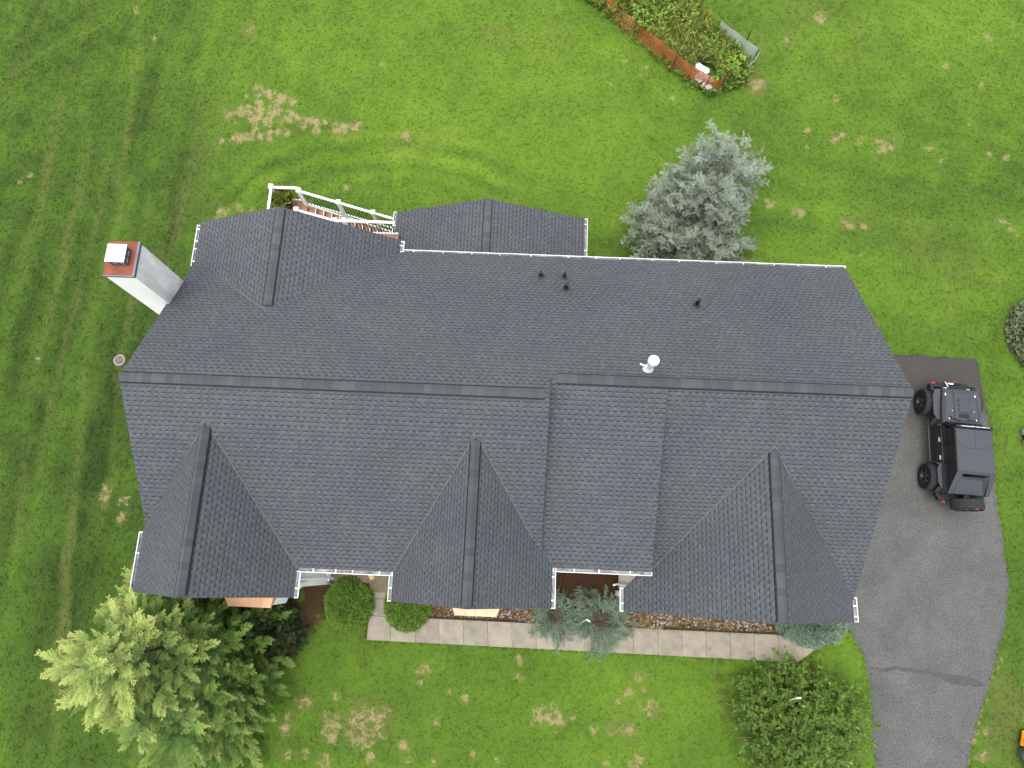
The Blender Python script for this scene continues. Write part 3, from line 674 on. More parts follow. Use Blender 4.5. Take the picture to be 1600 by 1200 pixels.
c = MB(); c.box(XC-.10, XC+.08, -.80, -.62, 0, czl-.12); c.box(XC-.13, XC+.0, -.62, -.5, 2.3, 2.45); c.build('corner_trim', WHITE, house)
c = MB(); c.tube([(-6.74, -.60, 5.0), (-6.74, -.60, .25), (-6.60, -.66, .08), (-6.45, -.72, .07)], .045, 8); c.build('downspout', WHITE, house)
c = MB(); c.tube([(XC-.05, -.38, 3.6), (XC-.05, -.38, .25), (XC-.17, -.42, .08)], .045, 8); c.build('downspout', WHITE, house)

# copper roofed bay windows
def bay(x0, x1, xi0, xi1, yo, yw, zo, zi, label=None):
    b = MB(); A, B = Vector((x0, yo, zo)), Vector((x1, yo, zo)); C_, D_ = Vector((xi1+.25, yw, zi)), Vector((xi0-.25, yw, zi)); A0, B0 = Vector((xi0-.30, yw, zo)), Vector((xi1+.30, yw, zo))
    b.face([A, B, C_, D_]); b.face([B, B0, C_]); b.face([A0, A, D_]); b.face([A, A-Vector((0, 0, .08)), B-Vector((0, 0, .08)), B]); b.face([B, B-Vector((0, 0, .08)), B0-Vector((0, 0, .08)), B0]); b.face([A0, A0-Vector((0, 0, .08)), A-Vector((0, 0, .08)), A])
    w_ = MB()
    w_.hexa([(x0+.08, yo+.07, .8), (x1-.08, yo+.07, .8), (xi1+.2, yw+.1, .8), (xi0-.2, yw+.1, .8)], [(x0+.08, yo+.07, zo-.05), (x1-.08, yo+.07, zo-.05), (xi1+.2, yw+.1, zo-.05), (xi0-.2, yw+.1, zo-.05)])
    bw = w_.build('bay_window', WHITE, house)
    br = b.build('bay_roof', COPPER, bw)
    s_ = MB(); n = 4
    for k in range(1, n):
        t = k/n; p = A.lerp(B, t); q_ = D_.lerp(C_, t); s_.bar(p+Vector((0, 0, .012)), q_+Vector((0, 0, .012)), .02, .03)
    s_.bar(A+Vector((0, 0, .01)), D_+Vector((0, 0, .01)), .025, .03); s_.bar(B+Vector((0, 0, .01)), C_+Vector((0, 0, .01)), .025, .03)
    s_.build('standing_seam', simple('copper_seam', (.62, .34, .20), .5, .4, .4), bw)
    g = MB(); wdt = (x1-x0-.3)/2
    for k in range(2): g.box(x0+.12+k*(wdt+.06), x0+.12+k*(wdt+.06)+wdt, yo+.055, yo+.09, 1.1, zo-.25)
    g.build('pane', GLASS, bw)
bay(-9.44, -8.06, -9.5, -8.0, -1.60, -.73, 2.7, 3.25)
bay(-1.90, -.54, -1.95, -.48, -1.57, -.71, 2.7, 3.25)

# front porch: slab, step, door hidden beneath the eave
p = MB(); p.box(-6.73, -4.0, -.74, .56, 0, .22); PCON = concrete_mat('porch_concrete', (.22, .18, .12)); p.build('porch_floor', PCON, house)
p = MB(); p.box(-5.35, -4.3, -1.05, -.745, 0, .11); p.build('porch_step', PCON, house)
p = MB(); p.box(-5.45, -4.45, .50, .545, .22, 2.35); p.build('door', simple('door_red', (.18, .03, .02), .5), house)
# windows on the rear and side walls
for (x0, x1, z0, z1, y) in ((.6, 1.8, 3.9, 5.1, YB-.44), (3.4, 4.6, 3.9, 5.1, YB-.44), (6.6, 7.8, 3.9, 5.1, YB-.44), (3.4, 5.2, .9, 2.4, YB-.44)):
    f = MB(); f.box(x0-.08, x1+.08, y-.03, y+.04, z0-.08, z1+.08); fo = f.build('window', WHITE, house)
    g = MB(); g.box(x0, (x0+x1)/2-.03, y+.03, y+.05, z0, z1); g.box((x0+x1)/2+.03, x1, y+.03, y+.05, z0, z1); g.build('pane', GLASS, fo)

# chimney
cz1 = H-.979*D
cx0, cx1, cy0, cy1 = -.6262*D, -.5812*D, .3950*D, .4506*D
def box_mesh_grime(x0, x1, y0, y1, z0, z1, name, mat, parent):
    m_ = MB(); n = 16
    zs = [z0+(z1-z0)*i/n for i in range(n+1)]
    for a, b in zip(zs, zs[1:]):
        for (p_, q_) in (((x0, y0), (x1, y0)), ((x1, y0), (x1, y1)), ((x1, y1), (x0, y1)), ((x0, y1), (x0, y0))):
            for k in range(4):
                P = (p_[0]+(q_[0]-p_[0])*k/4, p_[1]+(q_[1]-p_[1])*k/4); Q = (p_[0]+(q_[0]-p_[0])*(k+1)/4, p_[1]+(q_[1]-p_[1])*(k+1)/4)
                m_.face([(P[0], P[1], a), (Q[0], Q[1], a), (Q[0], Q[1], b), (P[0], P[1], b)])
    o = m_.build(name, mat, parent, merge=True); me = o.data
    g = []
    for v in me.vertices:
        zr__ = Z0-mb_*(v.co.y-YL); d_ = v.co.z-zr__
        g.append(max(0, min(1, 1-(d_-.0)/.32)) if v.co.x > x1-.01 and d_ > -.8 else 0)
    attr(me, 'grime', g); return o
ch = box_mesh_grime(cx0+.015, cx1, cy0+.015, cy1-.015, 0, cz1-.05, 'chimney', STUCCO, house)
k = MB(); k.box(cx0, cx1+.012, cy0, cy1, cz1-.05, cz1); k.build('crown', CROWN, ch)
k = MB(); k.box(cx1-.03, cx1+.035, cy0-.01, cy1+.01, cz1-.09, cz1+.012); k.box(cx0+.0, cx1-.03, cy0-.015, cy0+.015, cz1-.07, cz1+.008); k.build('flashing', LEAD, ch)
# spark arrestor: posts, bands, mesh panes and lid
mx, my = (cx0+cx1)/2+.02, (cy0+cy1)/2+.02; hw = .235
k = MB(); k.box(mx-hw+.03, mx+hw-.03, my-hw+.03, my+hw-.03, cz1+.002, cz1+.30); k.build('flue_mesh', simple('mesh_grey', (.42, .44, .47), .5, .4, .5, var=.25, scale=30), ch)
k = MB()
for ix in (-1, 0, 1):
    for iy in (-1, 0, 1):
        if ix or iy: k.box(mx+ix*(hw-.02)-.014, mx+ix*(hw-.02)+.014, my+iy*(hw-.02)-.014, my+iy*(hw-.02)+.014, cz1+.001, cz1+.315)
for zz in (.02, .16): 
    for s_ in (-1, 1):
        k.box(mx-hw, mx+hw, my+s_*(hw-.015)-.012, my+s_*(hw-.015)+.012, cz1+zz, cz1+zz+.025); k.box(mx+s_*(hw-.015)-.012, mx+s_*(hw-.015)+.012, my-hw+.03, my+hw-.03, cz1+zz, cz1+zz+.025)
k.build('cap_frame', simple('dark_steel', (.10, .11, .12), .5, .4, .4), ch)
k = MB(); b4 = [(mx-hw-.03, my-hw-.03, cz1+.315), (mx+hw+.03, my-hw-.03, cz1+.315), (mx+hw+.03, my+hw+.03, cz1+.315), (mx-hw-.03, my+hw+.03, cz1+.315)]
k.hexa(b4, [(a, b, c_+.018) for a, b, c_ in b4])
t4 = [(a, b, c_+.018) for a, b, c_ in b4]
for i in range(4): k.face([t4[i], t4[(i+1) % 4], (mx, my, cz1+.375)])
k.build('chimney_lid', CAPW, ch)

# plumbing vents and the white flue, parts that stand on the roof
def on_rear(px, py):
    a = CAM @ np.array([(px-800)/FPX, -(py-600)/FPX, 1.0]); s_ = ((Z0-H)+mb_*YL)/(a[2]+mb_*a[1]); return a[0]*s_, a[1]*s_, H+a[2]*s_
for px, py, h_, r_ in ((845, 432, .34, .062), (881.5, 434, .42, .042), (884, 452, .44, .068), (1087, 477.5, .50, .065)):
    x, y, z = on_rear(px, py)
    v = MB(); v.tube([(x, y, z-.02), (x, y, z+h_)], r_, 12); vo = v.build('vent_pipe', BLACKP, house, merge=True)
    v = MB(); v.lathe([(r_+.045, .03), (r_+.03, .06), (r_+.008, .13), (r_, .13)], (x, y, z), 14)
    v.hexa([(x-.12, y-.10, z+.063+.002), (x+.12, y-.10, z+.063+.002), (x+.12, y+.10, z-.063+.002), (x-.12, y+.10, z-.063+.002)], [(x-.12, y-.10, z+.063+.006), (x+.12, y-.10, z+.063+.006), (x+.12, y+.10, z-.063+.006), (x-.12, y+.10, z-.063+.006)])
    v.build('vent_boot', simple('boot', (.065, .070, .076), .8), vo)
x, y, z = on_rear(1012.5, 577)
v = MB(); v.tube([(x, y, z-.03), (x, y, z+.80)], .085, 20); fl = v.build('flue', simple('flue_white', (.62, .66, .68), .4, .5, .3, var=.06), house, merge=True, smooth=True)
v = MB(); v.lathe([(.16, -.02), (.15, .05), (.085, .20)], (x, y, z), 20); v.build('flashing', simple('flashing_white', (.70, .74, .76), .45, .4, .2), fl, merge=True, smooth=True)
v = MB(); v.lathe([(.085, .68), (.155, .74), (.155, .88), (.145, .88), (.145, .78)], (x, y, z), 24); v.build('flue_hood', simple('hood', (.55, .58, .60), .4, .5, .4), fl, merge=True)
v = MB(); v.lathe([(0, .95), (.11, .945), (.135, .925), (.135, .88), (0, .88)], (x, y, z), 28); v.build('flue_cap', simple('cap_white', (.86, .87, .88), .4, .4), fl, merge=True, smooth=True)
v = MB(); v.tube([(x-.26, y+.09, z+.20), (x-.07, y+.02, z+.22)], .02, 8); v.build('brace', simple('brace_white', (.8, .8, .8), .4), fl); v = MB(); v.tube([(x+.07, y+.02, z+.22), (x+.18, y+.04, z+.18)], .015, 8); v.build('brace', simple('brace_white', (.8, .8, .8), .4), fl)

# ------------------------------------------------------------------ deck with stairs
deck = empty('deck', (-7, 12, 0)); tag(deck, 'raised brown board deck with white railings and stairs at the back of the house', 'deck')
deck.location = (0, 0, 0)
ZD = 2.72
d_ = MB()
def boards(x0, x1, y0, y1, along='x', w_=.14):
    if along == 'x':
        k = y0
        while k < y1-.01: d_.box(x0, x1, k, min(k+w_-.006, y1), ZD-.03, ZD); k += w_
    else:
        k = x0
        while k < x1-.01: d_.box(k, min(k+w_-.006, x1), y0, y1, ZD-.03, ZD); k += w_
boards(-9.6, -4.9, 10.0, 12.1); boards(-9.6, -8.5, 12.1, 13.36, 'y')
d_.box(-9.6, -4.9, 10.0, 12.1, ZD-.25, ZD-.035)
d_.build('deck_floor', DECKB, deck)
st = MB(); nst = 14; run = .265; rise = .185
for i in range(nst):
    xx = -8.5+i*run; zz = ZD-(i+1)*rise
    st.box(xx-.0, xx+run+.02, 12.5, 13.22, zz-.035, zz)
    st.box(xx-.012, xx+.006, 12.5, 13.22, zz, zz+rise-.035, 0); st.box(xx+run+.004, xx+run+.024, 12.5, 13.22, zz+.001, zz+.004, 1)
for y in (12.44, 13.24): 
    a = Vector((-8.5, y, ZD-.2)); b = Vector((-8.5+nst*run, y, ZD-.2-nst*rise)); st.bar(a, b, .04, .28, 1)
st.build('stairs', [DECKB, WHITE], deck)
def railing(p0, p1, posts, h=.98, ballast=True, endcap=True):
    p0 = Vector(p0); p1 = Vector(p1); up = Vector((0, 0, 1)); r_ = MB(); r_.bar(p0+up*h, p1+up*h, .085, .06); r_.build('top_rail', WHITE, deck); r_ = MB(); r_.bar(p0+up*.1, p1+up*.1, .045, .05)
    o = r_.build('bottom_rail', WHITE, deck); L_ = (p1-p0).length; n = int(L_/.115); bl = MB()
    for k in range(1, n):
        q_ = p0.lerp(p1, k/n); bl.bar(q_+up*.1, q_+up*(h-.03), .022, .022)
    bl.build('baluster', DARK, deck)['kind'] = 'stuff'
    for t in posts:
        q_ = p0.lerp(p1, t); pm = MB(); pm.box(q_.x-.06, q_.x+.06, q_.y-.06, q_.y+.06, q_.z-.3, q_.z+h+.06); po = pm.build('post', WHITE, deck)
        pc = MB(); pc.hexa([(q_.x-a, q_.y-b, q_.z+h+.06) for a, b in ((.09, .09), (-.09, .09), (-.09, -.09), (.09, -.09))], [(q_.x-a, q_.y-b, q_.z+h+.11) for a, b in ((.08, .08), (-.08, .08), (-.08, -.08), (.08, -.08))]); pc.build('post_cap', WHITE, po)
zt = ZD
railing((-9.6, 13.36, zt), (-8.6, 13.36, zt), (0,))
railing((-9.6, 13.36, zt), (-9.6, 10.3, zt), (.5,))
run_l = (-5.1+8.6); 
railing((-8.55, 13.24, zt), (-5.2, 13.24, zt-3.35*rise/run*.86), (0, .385, .74))
railing((-8.55, 12.46, zt), (-7.2, 12.46, zt-1.35*rise/run*.86), (0, .92))
railing((-7.2, 12.10, zt), (-4.9, 12.10, zt), (.19,))
# corner posts and ground posts below the deck
for x in (-9.5, -8.55, -5.0):
    for y in ((12.0, 13.25) if x < -8 else (12.0,)): g = MB(); g.box(x-.07, x+.07, y-.07, y+.07, 0, ZD-.25); g.build('support_post', WHITE, deck)

# porch oddment: a short board left on the slab
p = MB(); a = G(577.5, 896, .25); b = G(582, 905, .25); p.bar((a[0], a[1], .245), (b[0], b[1], .245), .16, .04)
o = p.build('wooden_board', simple('bare_wood', (.50, .30, .16), .7, var=.2)); tag(o, 'short bare wooden board lying on the concrete porch floor', 'board')

# ------------------------------------------------------------------ foliage
def rotmats(dirs, rolls):
    """frames whose x axis follows dirs, z roughly up, rolled"""
    x = dirs/np.linalg.norm(dirs, axis=1, keepdims=True); up = np.tile([0, 0, 1.], (len(x), 1)); y = np.cross(up, x); bad = np.linalg.norm(y, axis=1) < 1e-3; y[bad] = [0, 1, 0]
    y /= np.linalg.norm(y, axis=1, keepdims=True); z = np.cross(x, y); c = np.cos(rolls)[:, None]; s_ = np.sin(rolls)[:, None]
    y2 = y*c+z*s_; z2 = -y*s_+z*c; return np.stack([x, y2, z2], 2)
def scatter(name, tmpls, pos, dirs, rolls, scl, tipN, varN, mats, parent=None, tipgain=1.0, extra=None):
    """merge many copies of small leaf templates into one mesh, with tip and var attributes"""
    Rm = rotmats(dirs, rolls); V = []; F = []; T = []; A = []; EX = {k_: [] for k_ in (extra or {})}; n0 = 0; ch_ = rng.integers(0, len(tmpls), len(pos))
    for k, (tv, tf, tt) in enumerate(tmpls):
        idx = np.where(ch_ == k)[0]
        if not len(idx): continue
        P = np.einsum('nij,vj->nvi', Rm[idx], tv)*scl[idx][:, None, None]+pos[idx][:, None, :]
        nv = len(tv); V.append(P.reshape(-1, 3)); F.append((tf[None]+(np.arange(len(idx))*nv)[:, None, None]+n0).reshape(-1, 3)); n0 += nv*len(idx)
        T.append(np.clip((tt[None]*tipgain*tipN[idx][:, None]), 0, 1).ravel()); A.append(np.repeat(varN[idx], nv))
        for k_ in EX: EX[k_].append(np.repeat(extra[k_][idx], nv))
    V = np.concatenate(V); F = np.concatenate(F)
    me = bpy.data.meshes.new(name); me.vertices.add(len(V)); me.vertices.foreach_set('co', V.astype(np.float32).ravel())
    me.loops.add(F.size); me.loops.foreach_set('vertex_index', F.ravel().astype(np.int32)); me.polygons.add(len(F)); me.polygons.foreach_set('loop_start', np.arange(0, F.size, 3, dtype=np.int32))
    me.update(calc_edges=True); attr(me, 'tip', np.concatenate(T)); attr(me, 'var', np.concatenate(A)); [attr(me, k_, np.concatenate(v_)) for k_, v_ in EX.items()]; me.materials.append(mats)
    o = bpy.data.objects.new(name, me); C.objects.link(o); o.parent = parent; return o
def tri_blade(base, tip, wdt, V, F, T, t0, t1, nrm=(0, 0, 1)):
    b = np.array(base); t = np.array(tip); d = t-b; s_ = np.cross(d, nrm); s_ = s_/max(np.linalg.norm(s_), 1e-6)*wdt/2; m_ = b+d*.45; n = len(V)
    V += [b-s_*.4, b+s_*.4, m_+s_, t, m_-s_]; T += [t0, t0, (t0+t1)/2, t1, (t0+t1)/2]; F += [(n, n+1, n+2), (n, n+2, n+4), (n+4, n+2, n+3)]
def tm(V, F, T): return (np.array(V), np.array(F, int), np.array(T))
def cypress(n=11, seed=0):
    """flat pointed fern-like spray of a false cypress"""
    r_ = random.Random(seed); V, F, T = [], [], []; tri_blade((0, 0, 0), (1.02, 0, .02), .03, V, F, T, 0, 1)
    for i in range(n):
        t = .06+.88*i/n; L_ = (.36*(1-t)**.8+.07)*r_.uniform(.6, 1.3)*(.6 if t < .15 else 1)
        for s_ in (-1, 1):
            a = math.radians(r_.uniform(26, 44)); bx_ = np.array((t+r_.uniform(-.02, .02), 0, .02*math.sin(t*3))); dr = np.array((math.cos(a), s_*math.sin(a), r_.uniform(-.3, .2)))
            e = bx_+dr*L_; tri_blade(bx_, e, .034, V, F, T, t*.4, .5+.5*t)
            for j in range(3):
                tt = .25+.22*j; p = bx_+dr*L_*tt
                for s2 in (-1, 1):
                    a2 = a*s_+s2*math.radians(34); e2 = p+np.array((math.cos(a2), math.sin(a2), r_.uniform(-.2, .2)))*L_*.38*(1.1-tt); tri_blade(p, e2, .026, V, F, T, t*.4+tt*.2, .55+.45*t)
    return tm(V, F, T)
def cedar(n=13, seed=0):
    r_ = random.Random(seed); V, F, T = [], [], []; tri_blade((0, 0, 0), (1, 0, 0), .035, V, F, T, 0, 1)
    for i in range(n):
        t = .05+.92*i/n
        for k in range(5):
            a = r_.uniform(0, 6.28); sp = r_.uniform(.5, 1.0); L_ = r_.uniform(.13, .22)*(1.15-.4*t); p = (t, 0, 0)
            tri_blade(p, (t+L_*(1.05-sp*.55), L_*sp*math.cos(a), L_*sp*math.sin(a)*.8), .020, V, F, T, .2, 1, (r_.uniform(-1, 1), .3, 1))
    for s_ in (-1, 1, -1, 1, 1):
        t = r_.uniform(.15, .75); a = math.radians(r_.uniform(30, 60))*s_; L_ = r_.uniform(.3, .5)
        d = np.array((math.cos(a), math.sin(a), r_.uniform(-.1, .35))); p0 = np.array((t, 0, 0)); tri_blade(p0, p0+d*L_, .03, V, F, T, .1, 1)
        for j in range(6):
            q_ = p0+d*L_*(.2+.15*j)
            for k in range(3):
                aa = r_.uniform(0, 6.28); tri_blade(q_, q_+d*.08+np.array((.03, math.cos(aa)*.11, math.sin(aa)*.09)), .024, V, F, T, .2, 1)
    return tm(V, F, T)
def leafy(n=9, seed=0, lw=.14, ll=.3, ang=55):
    r_ = random.Random(seed); V, F, T = [], [], []; tri_blade((0, 0, 0), (1, 0, 0), .03, V, F, T, 0, .4)
    for i in range(n):
        t = .1+.9*i/n
        for s_ in (-1, 1):
            a = math.radians(r_.uniform(ang-20, ang+20)); L_ = ll*r_.uniform(.7, 1.2); e = (t+math.cos(a)*L_, s_*math.sin(a)*L_, r_.uniform(-.12, .12)); tri_blade((t, 0, 0), e, lw*r_.uniform(.7, 1.2), V, F, T, .1+.5*t, .3+.7*t, (r_.uniform(-.5, .5), r_.uniform(-.5, .5), 1))
    return tm(V, F, T)
def tuft(seed=0, n=7, sp=.5):
    r_ = random.Random(seed); V, F, T = [], [], []
    for i in range(n):
        a = r_.uniform(0, 6.28); l = r_.uniform(.5, 1); s_ = r_.uniform(.2, 1)*sp; tri_blade((r_.uniform(-.2, .2), r_.uniform(-.2, .2), 0), (math.cos(a)*s_*l*1.3, math.sin(a)*s_*l*1.3, l), .12, V, F, T, 0, 1, (-math.sin(a), math.cos(a), .1))
    # template x axis is the growth axis
    V = [np.array((v[2], v[1], v[0])) for v in V]; return tm(V, F, T)
CYP = [cypress(10, s) for s in range(5)]; CED = [cedar(11, s) for s in range(4)]; LEF = [leafy(7, s) for s in range(4)]; LEFB = [leafy(5, s+9, .22, .34) for s in range(4)]; TUF = [tuft(s) for s in range(4)]; TUFG = [tuft(s+20, 7, 1.7) for s in range(4)]
def cone_pts(n, cones, power=.85, shell=(.55, 1)):
    """sample spray roots on a set of lopsided cones (x, y, z0, z1, r): positions, outward dirs, relative height"""
    wts = np.array([c_[4]*math.hypot(c_[4], c_[3]-c_[2]) for c_ in cones]); k = rng.choice(len(cones), n, p=wts/wts.sum()); c_ = np.array(cones)[k]
    t = 1-np.sqrt(rng.random(n)); a = rng.random(n)*2*np.pi
    R_ = c_[:, 4]*(1-t)**power*(.88+.26*vnoise(a*2.2+k*9, t*5, 91)); rr = R_*rng.uniform(shell[0], shell[1], n)
    z = c_[:, 2]+t*(c_[:, 3]-c_[:, 2]); P = np.stack([c_[:, 0]+rr*np.cos(a), c_[:, 1]+rr*np.sin(a), z], 1); Dr = np.stack([np.cos(a), np.sin(a), np.zeros(n)], 1); return P, Dr, t, k
def trunk(name, parent, x, y, h_, r_, mat, limbs=14, lr=1.5, z0=.6):
    t = MB(); t.tube([(x, y, -.1), (x+.03, y, h_*.3), (x-.02, y+.04, h_*.65), (x, y, h_)], [r_, r_*.75, r_*.45, r_*.1], 9)
    for i in range(limbs):
        a = rnd.uniform(0, 6.28); z = z0+(h_*.85-z0)*i/limbs; L_ = lr*(1-z/h_*.8); t.tube([(x, y, z), (x+math.cos(a)*L_*.5, y+math.sin(a)*L_*.5, z+.15*L_), (x+math.cos(a)*L_, y+math.sin(a)*L_, z+.4*L_)], [r_*.3, r_*.18, r_*.05], 5)
    return t.build(name, mat, parent)
BARK = simple('bark', (.085, .058, .040), .95, .1, var=.35, scale=9)
BARKG = simple('grey_bark', (.12, .11, .085), .95, .1, var=.35, scale=9)

def inside_house(P):
    x, y, z = P[:, 0], P[:, 1], P[:, 2]
    return (x > XL+.0) & (x < XR) & (y > -1.25) & (y < YB+.3) & (z > 4.2) | (x > XL+.2) & (x < -6.8) & (y > -.75) & (y < YB)
# boughs: each is a drooping limb whose outer part carries sprays, so that the outline breaks into plumes
def plumes(cones, nb_, per, power, lift, spread, frac=(.3, 1.0), droop=.12, shell=(.75, 1.05)):
    P0, Dr, t, k = cone_pts(nb_, cones, power, shell); c_ = np.array(cones)[k]; out = []; ds = []; tt = []; uu = []; bv = []
    limb = []
    for i in range(nb_):
        ax = np.array([c_[i, 0], c_[i, 1], max(.15, P0[i, 2]-lift*.9*np.hypot(*(P0[i, :2]-c_[i, :2])))]); e = P0[i]+np.array([0, 0, .0]); v = e-ax; L_ = np.linalg.norm(v)+1e-6; limb.append((ax, e)); bvv = rng.random()
        side = np.cross(v/L_, [0, 0, 1.]); side /= np.linalg.norm(side)+1e-9
        m_ = max(3, int(per*L_))
        for u_ in np.concatenate([rng.uniform(frac[0], frac[1], m_), [.97, 1.0]]):
            w_ = spread*(1-u_)*L_*.45+.04; off = side*rng.normal(0, w_)+np.array([0, 0, rng.normal(0, w_*.4)]); p = ax+v*u_+off; p[2] += droop*math.sin(u_*3)*L_*.3
            a = rng.choice((-1, 1))*rng.uniform(.1, .85)*(1.15-u_*.6)*(.25 if u_ > .965 else 1); d = v/L_*math.cos(a)+side*math.sin(a)+np.array([0, 0, rng.normal(.05, .18)])
            out.append(p); ds.append(d); tt.append(t[i]); uu.append(u_); bv.append(bvv)
    return np.array(out), np.array(ds), np.array(tt), np.array(uu), np.array(bv), limb
# golden conifer bottom left
t_ = empty('golden_conifer', (0, 0, 0)); tag(t_, 'tall conifer with lemon yellow tipped feathery sprays at the front left corner of the house', 'tree')
trunk('trunk', t_, -10.8, -2.85, 5.8, .14, BARK, 0, 1.9)
cones = [(-10.8, -2.85, .4, 9.3, 2.75), (-10.45, -5.0, .3, 6.0, 2.2), (-9.45, -4.25, .3, 4.4, 1.5), (-11.6, -1.9, .3, 5.8, 1.6), (-11.6, -3.8, .5, 6.9, 1.9), (-9.9, -2.9, .3, 5.6, 1.6), (-12.0, -1.0, .3, 4.3, .95)]
P, dirs, t, u_, bv, limb = plumes(cones, 560, 4.6, .75, .50, .55, (.12, 1.0), .12, (.62, 1.12))
ok = ~inside_house(P+dirs*.4) & ~inside_house(P); ok &= ~((P[:, 0] > -9.75) & (P[:, 1] > -2.0)); P, dirs, t, u_, bv = P[ok], dirs[ok], t[ok], u_[ok], bv[ok]; n = len(P)
tipn = np.clip(.05+.16*bv+.88*np.clip((P[:, 2]-3.6)/3.6, 0, 1)**1.3*(.45+.65*u_)+.26*(u_ > .75)+.30*(P[:, 0] < -12.0)-.06*(P[:, 0] > -9.6)+rng.normal(0, .10, n), .02, 1)
GOLD = leaf_mat('golden_foliage', (.022, .072, .013), (.112, .240, .036), (.66, .72, .20), .7)
scatter('crown', CYP, P, dirs, rng.normal(0, .35, n), rng.uniform(.42, .88, n)*(1.1-.25*u_), tipn, np.clip(.40*bv+.45*u_+.25*rng.random(n)-.10, 0, 1), GOLD, t_)
lm = MB()
for ax, e in limb[::4]: lm.tube([tuple(ax), tuple(ax+(e-ax)*.4), tuple(ax+(e-ax)*.7)], [.02, .012, .005], 4, caps=False)
lm.build('limbs', BARK, t_)
# low dark shrub behind it
t_ = empty('dark_shrub', (0, 0, 0)); tag(t_, 'low dark green twiggy shrub in the shade between golden conifer and left bay window', 'shrub')
trunk('stems', t_, -9.0, -2.3, 1.1, .05, BARK, 14, 1.1, .1)
n = 900; P, Dr, t, k = cone_pts(n, [(-9.1, -2.3, .05, 1.5, 1.15), (-8.3, -2.6, .05, 1.1, .9)], .6, (.2, 1)); dirs = Dr+np.stack([rng.normal(0, .5, n), rng.normal(0, .5, n), .6+rng.normal(0, .4, n)], 1)
scatter('crown', LEF, P, dirs, rng.normal(0, .8, n), rng.uniform(.2, .42, n), rng.random(n)*.3, rng.random(n), leaf_mat('shade_leaf', (.012, .028, .008), (.045, .075, .02), (.11, .13, .05)), t_)
# blue cedar
t_ = empty('blue_cedar', (0, 0, 0)); tag(t_, 'grey blue cedar with spiky sprays standing on the back lawn behind the house', 'tree')
trunk('trunk', t_, 6.75, 13.5, 4.4, .10, BARKG, 0, 1.9, .4)
cones = [(7.05, 14.8, .6, 5.8, 1.75), (6.6, 13.3, .3, 4.3, 2.1), (5.6, 13.3, .3, 3.8, 1.7), (5.9, 12.2, .2, 3.0, 1.6), (7.6, 13.2, .3, 3.7, 1.7), (6.9, 12.0, .2, 2.6, 1.6), (7.75, 15.1, .8, 5.0, 1.35), (5.4, 14.2, .4, 3.7, 1.05), (6.8, 15.5, .8, 4.8, 1.2), (6.8, 13.7, 1.5, 5.2, .9)]
P, dirs, t, u_, bv, limb = plumes(cones, 420, 6.0, .5, .45, .6, (.25, 1.0), .1); n = len(P)
ok = (P[:, 1] > YB+.25) & (P[:, 1]+dirs[:, 1]*.4 > YB+.2); P, dirs, t, u_, bv = P[ok], dirs[ok], t[ok], u_[ok], bv[ok]; n = len(P)
BLUE = leaf_mat('blue_foliage', (.052, .075, .038), (.220, .280, .195), (.58, .66, .51), .8)
scatter('crown', CED, P, dirs, rng.normal(0, .7, n), rng.uniform(.28, .54, n), np.clip(.0+.4*t+.55*u_+rng.normal(0, .15, n), 0, 1), np.clip(.35*bv+.45*u_+.25*rng.random(n), 0, 1), BLUE, t_)
lm = MB()
for ax, e in limb:
    if e[1] > YB+.3: lm.tube([tuple(ax), tuple(ax+(e-ax)*.5), tuple(ax+(e-ax)*.8)], [.018, .011, .004], 4, caps=False)
lm.build('limbs', BARKG, t_)
# spreading blue junipers by the walk
for (cx, cy, rad, hgt, nn, lab) in ((*G(866, 962)[:2], .92, .60, 330, 'spreading blue green juniper left one of the pair arching over the walkway'), (*G(938, 968)[:2], 1.12, .62, 420, 'spreading blue green juniper with bare star of grey stems, right one over the walkway')):
    t_ = empty('juniper', (0, 0, 0)); tag(t_, lab, 'shrub', 'blue junipers arching over the front walk')
    s_ = MB(); P = []; Dd = []
    for i in range(34):
        a = 2*math.pi*i/34+rnd.uniform(-.1, .1); L_ = rad*rnd.uniform(.55, 1.12); up_ = rnd.uniform(.25, .8)*hgt; pts = []
        for j in range(6):
            u_ = j/5; pts.append((cx+math.cos(a)*L_*u_, cy+math.sin(a)*L_*u_, .06+up_*math.sin(u_*2.2)))
        s_.tube(pts, [.022, .017, .013, .010, .007, .004], 5)
        for j in range(nn//34):
            u_ = rnd.uniform(.28, 1); kx = u_*5; i0 = min(int(kx), 4); f_ = kx-i0; p = Vector(pts[i0]).lerp(Vector(pts[i0+1]), f_); P.append(p); aa = a+rnd.uniform(-.9, .9); Dd.append((math.cos(aa), math.sin(aa), rnd.uniform(-.1, .5)))
    s_.build('stems', BARKG, t_); n = len(P)
    scatter('foliage', CED, np.array(P), np.array(Dd), rng.normal(0, .8, n), rng.uniform(.20, .36, n), rng.random(n)*.8, rng.random(n), leaf_mat('juniper_leaf', (.07, .12, .07), (.19, .28, .18), (.36, .48, .34)), t_)
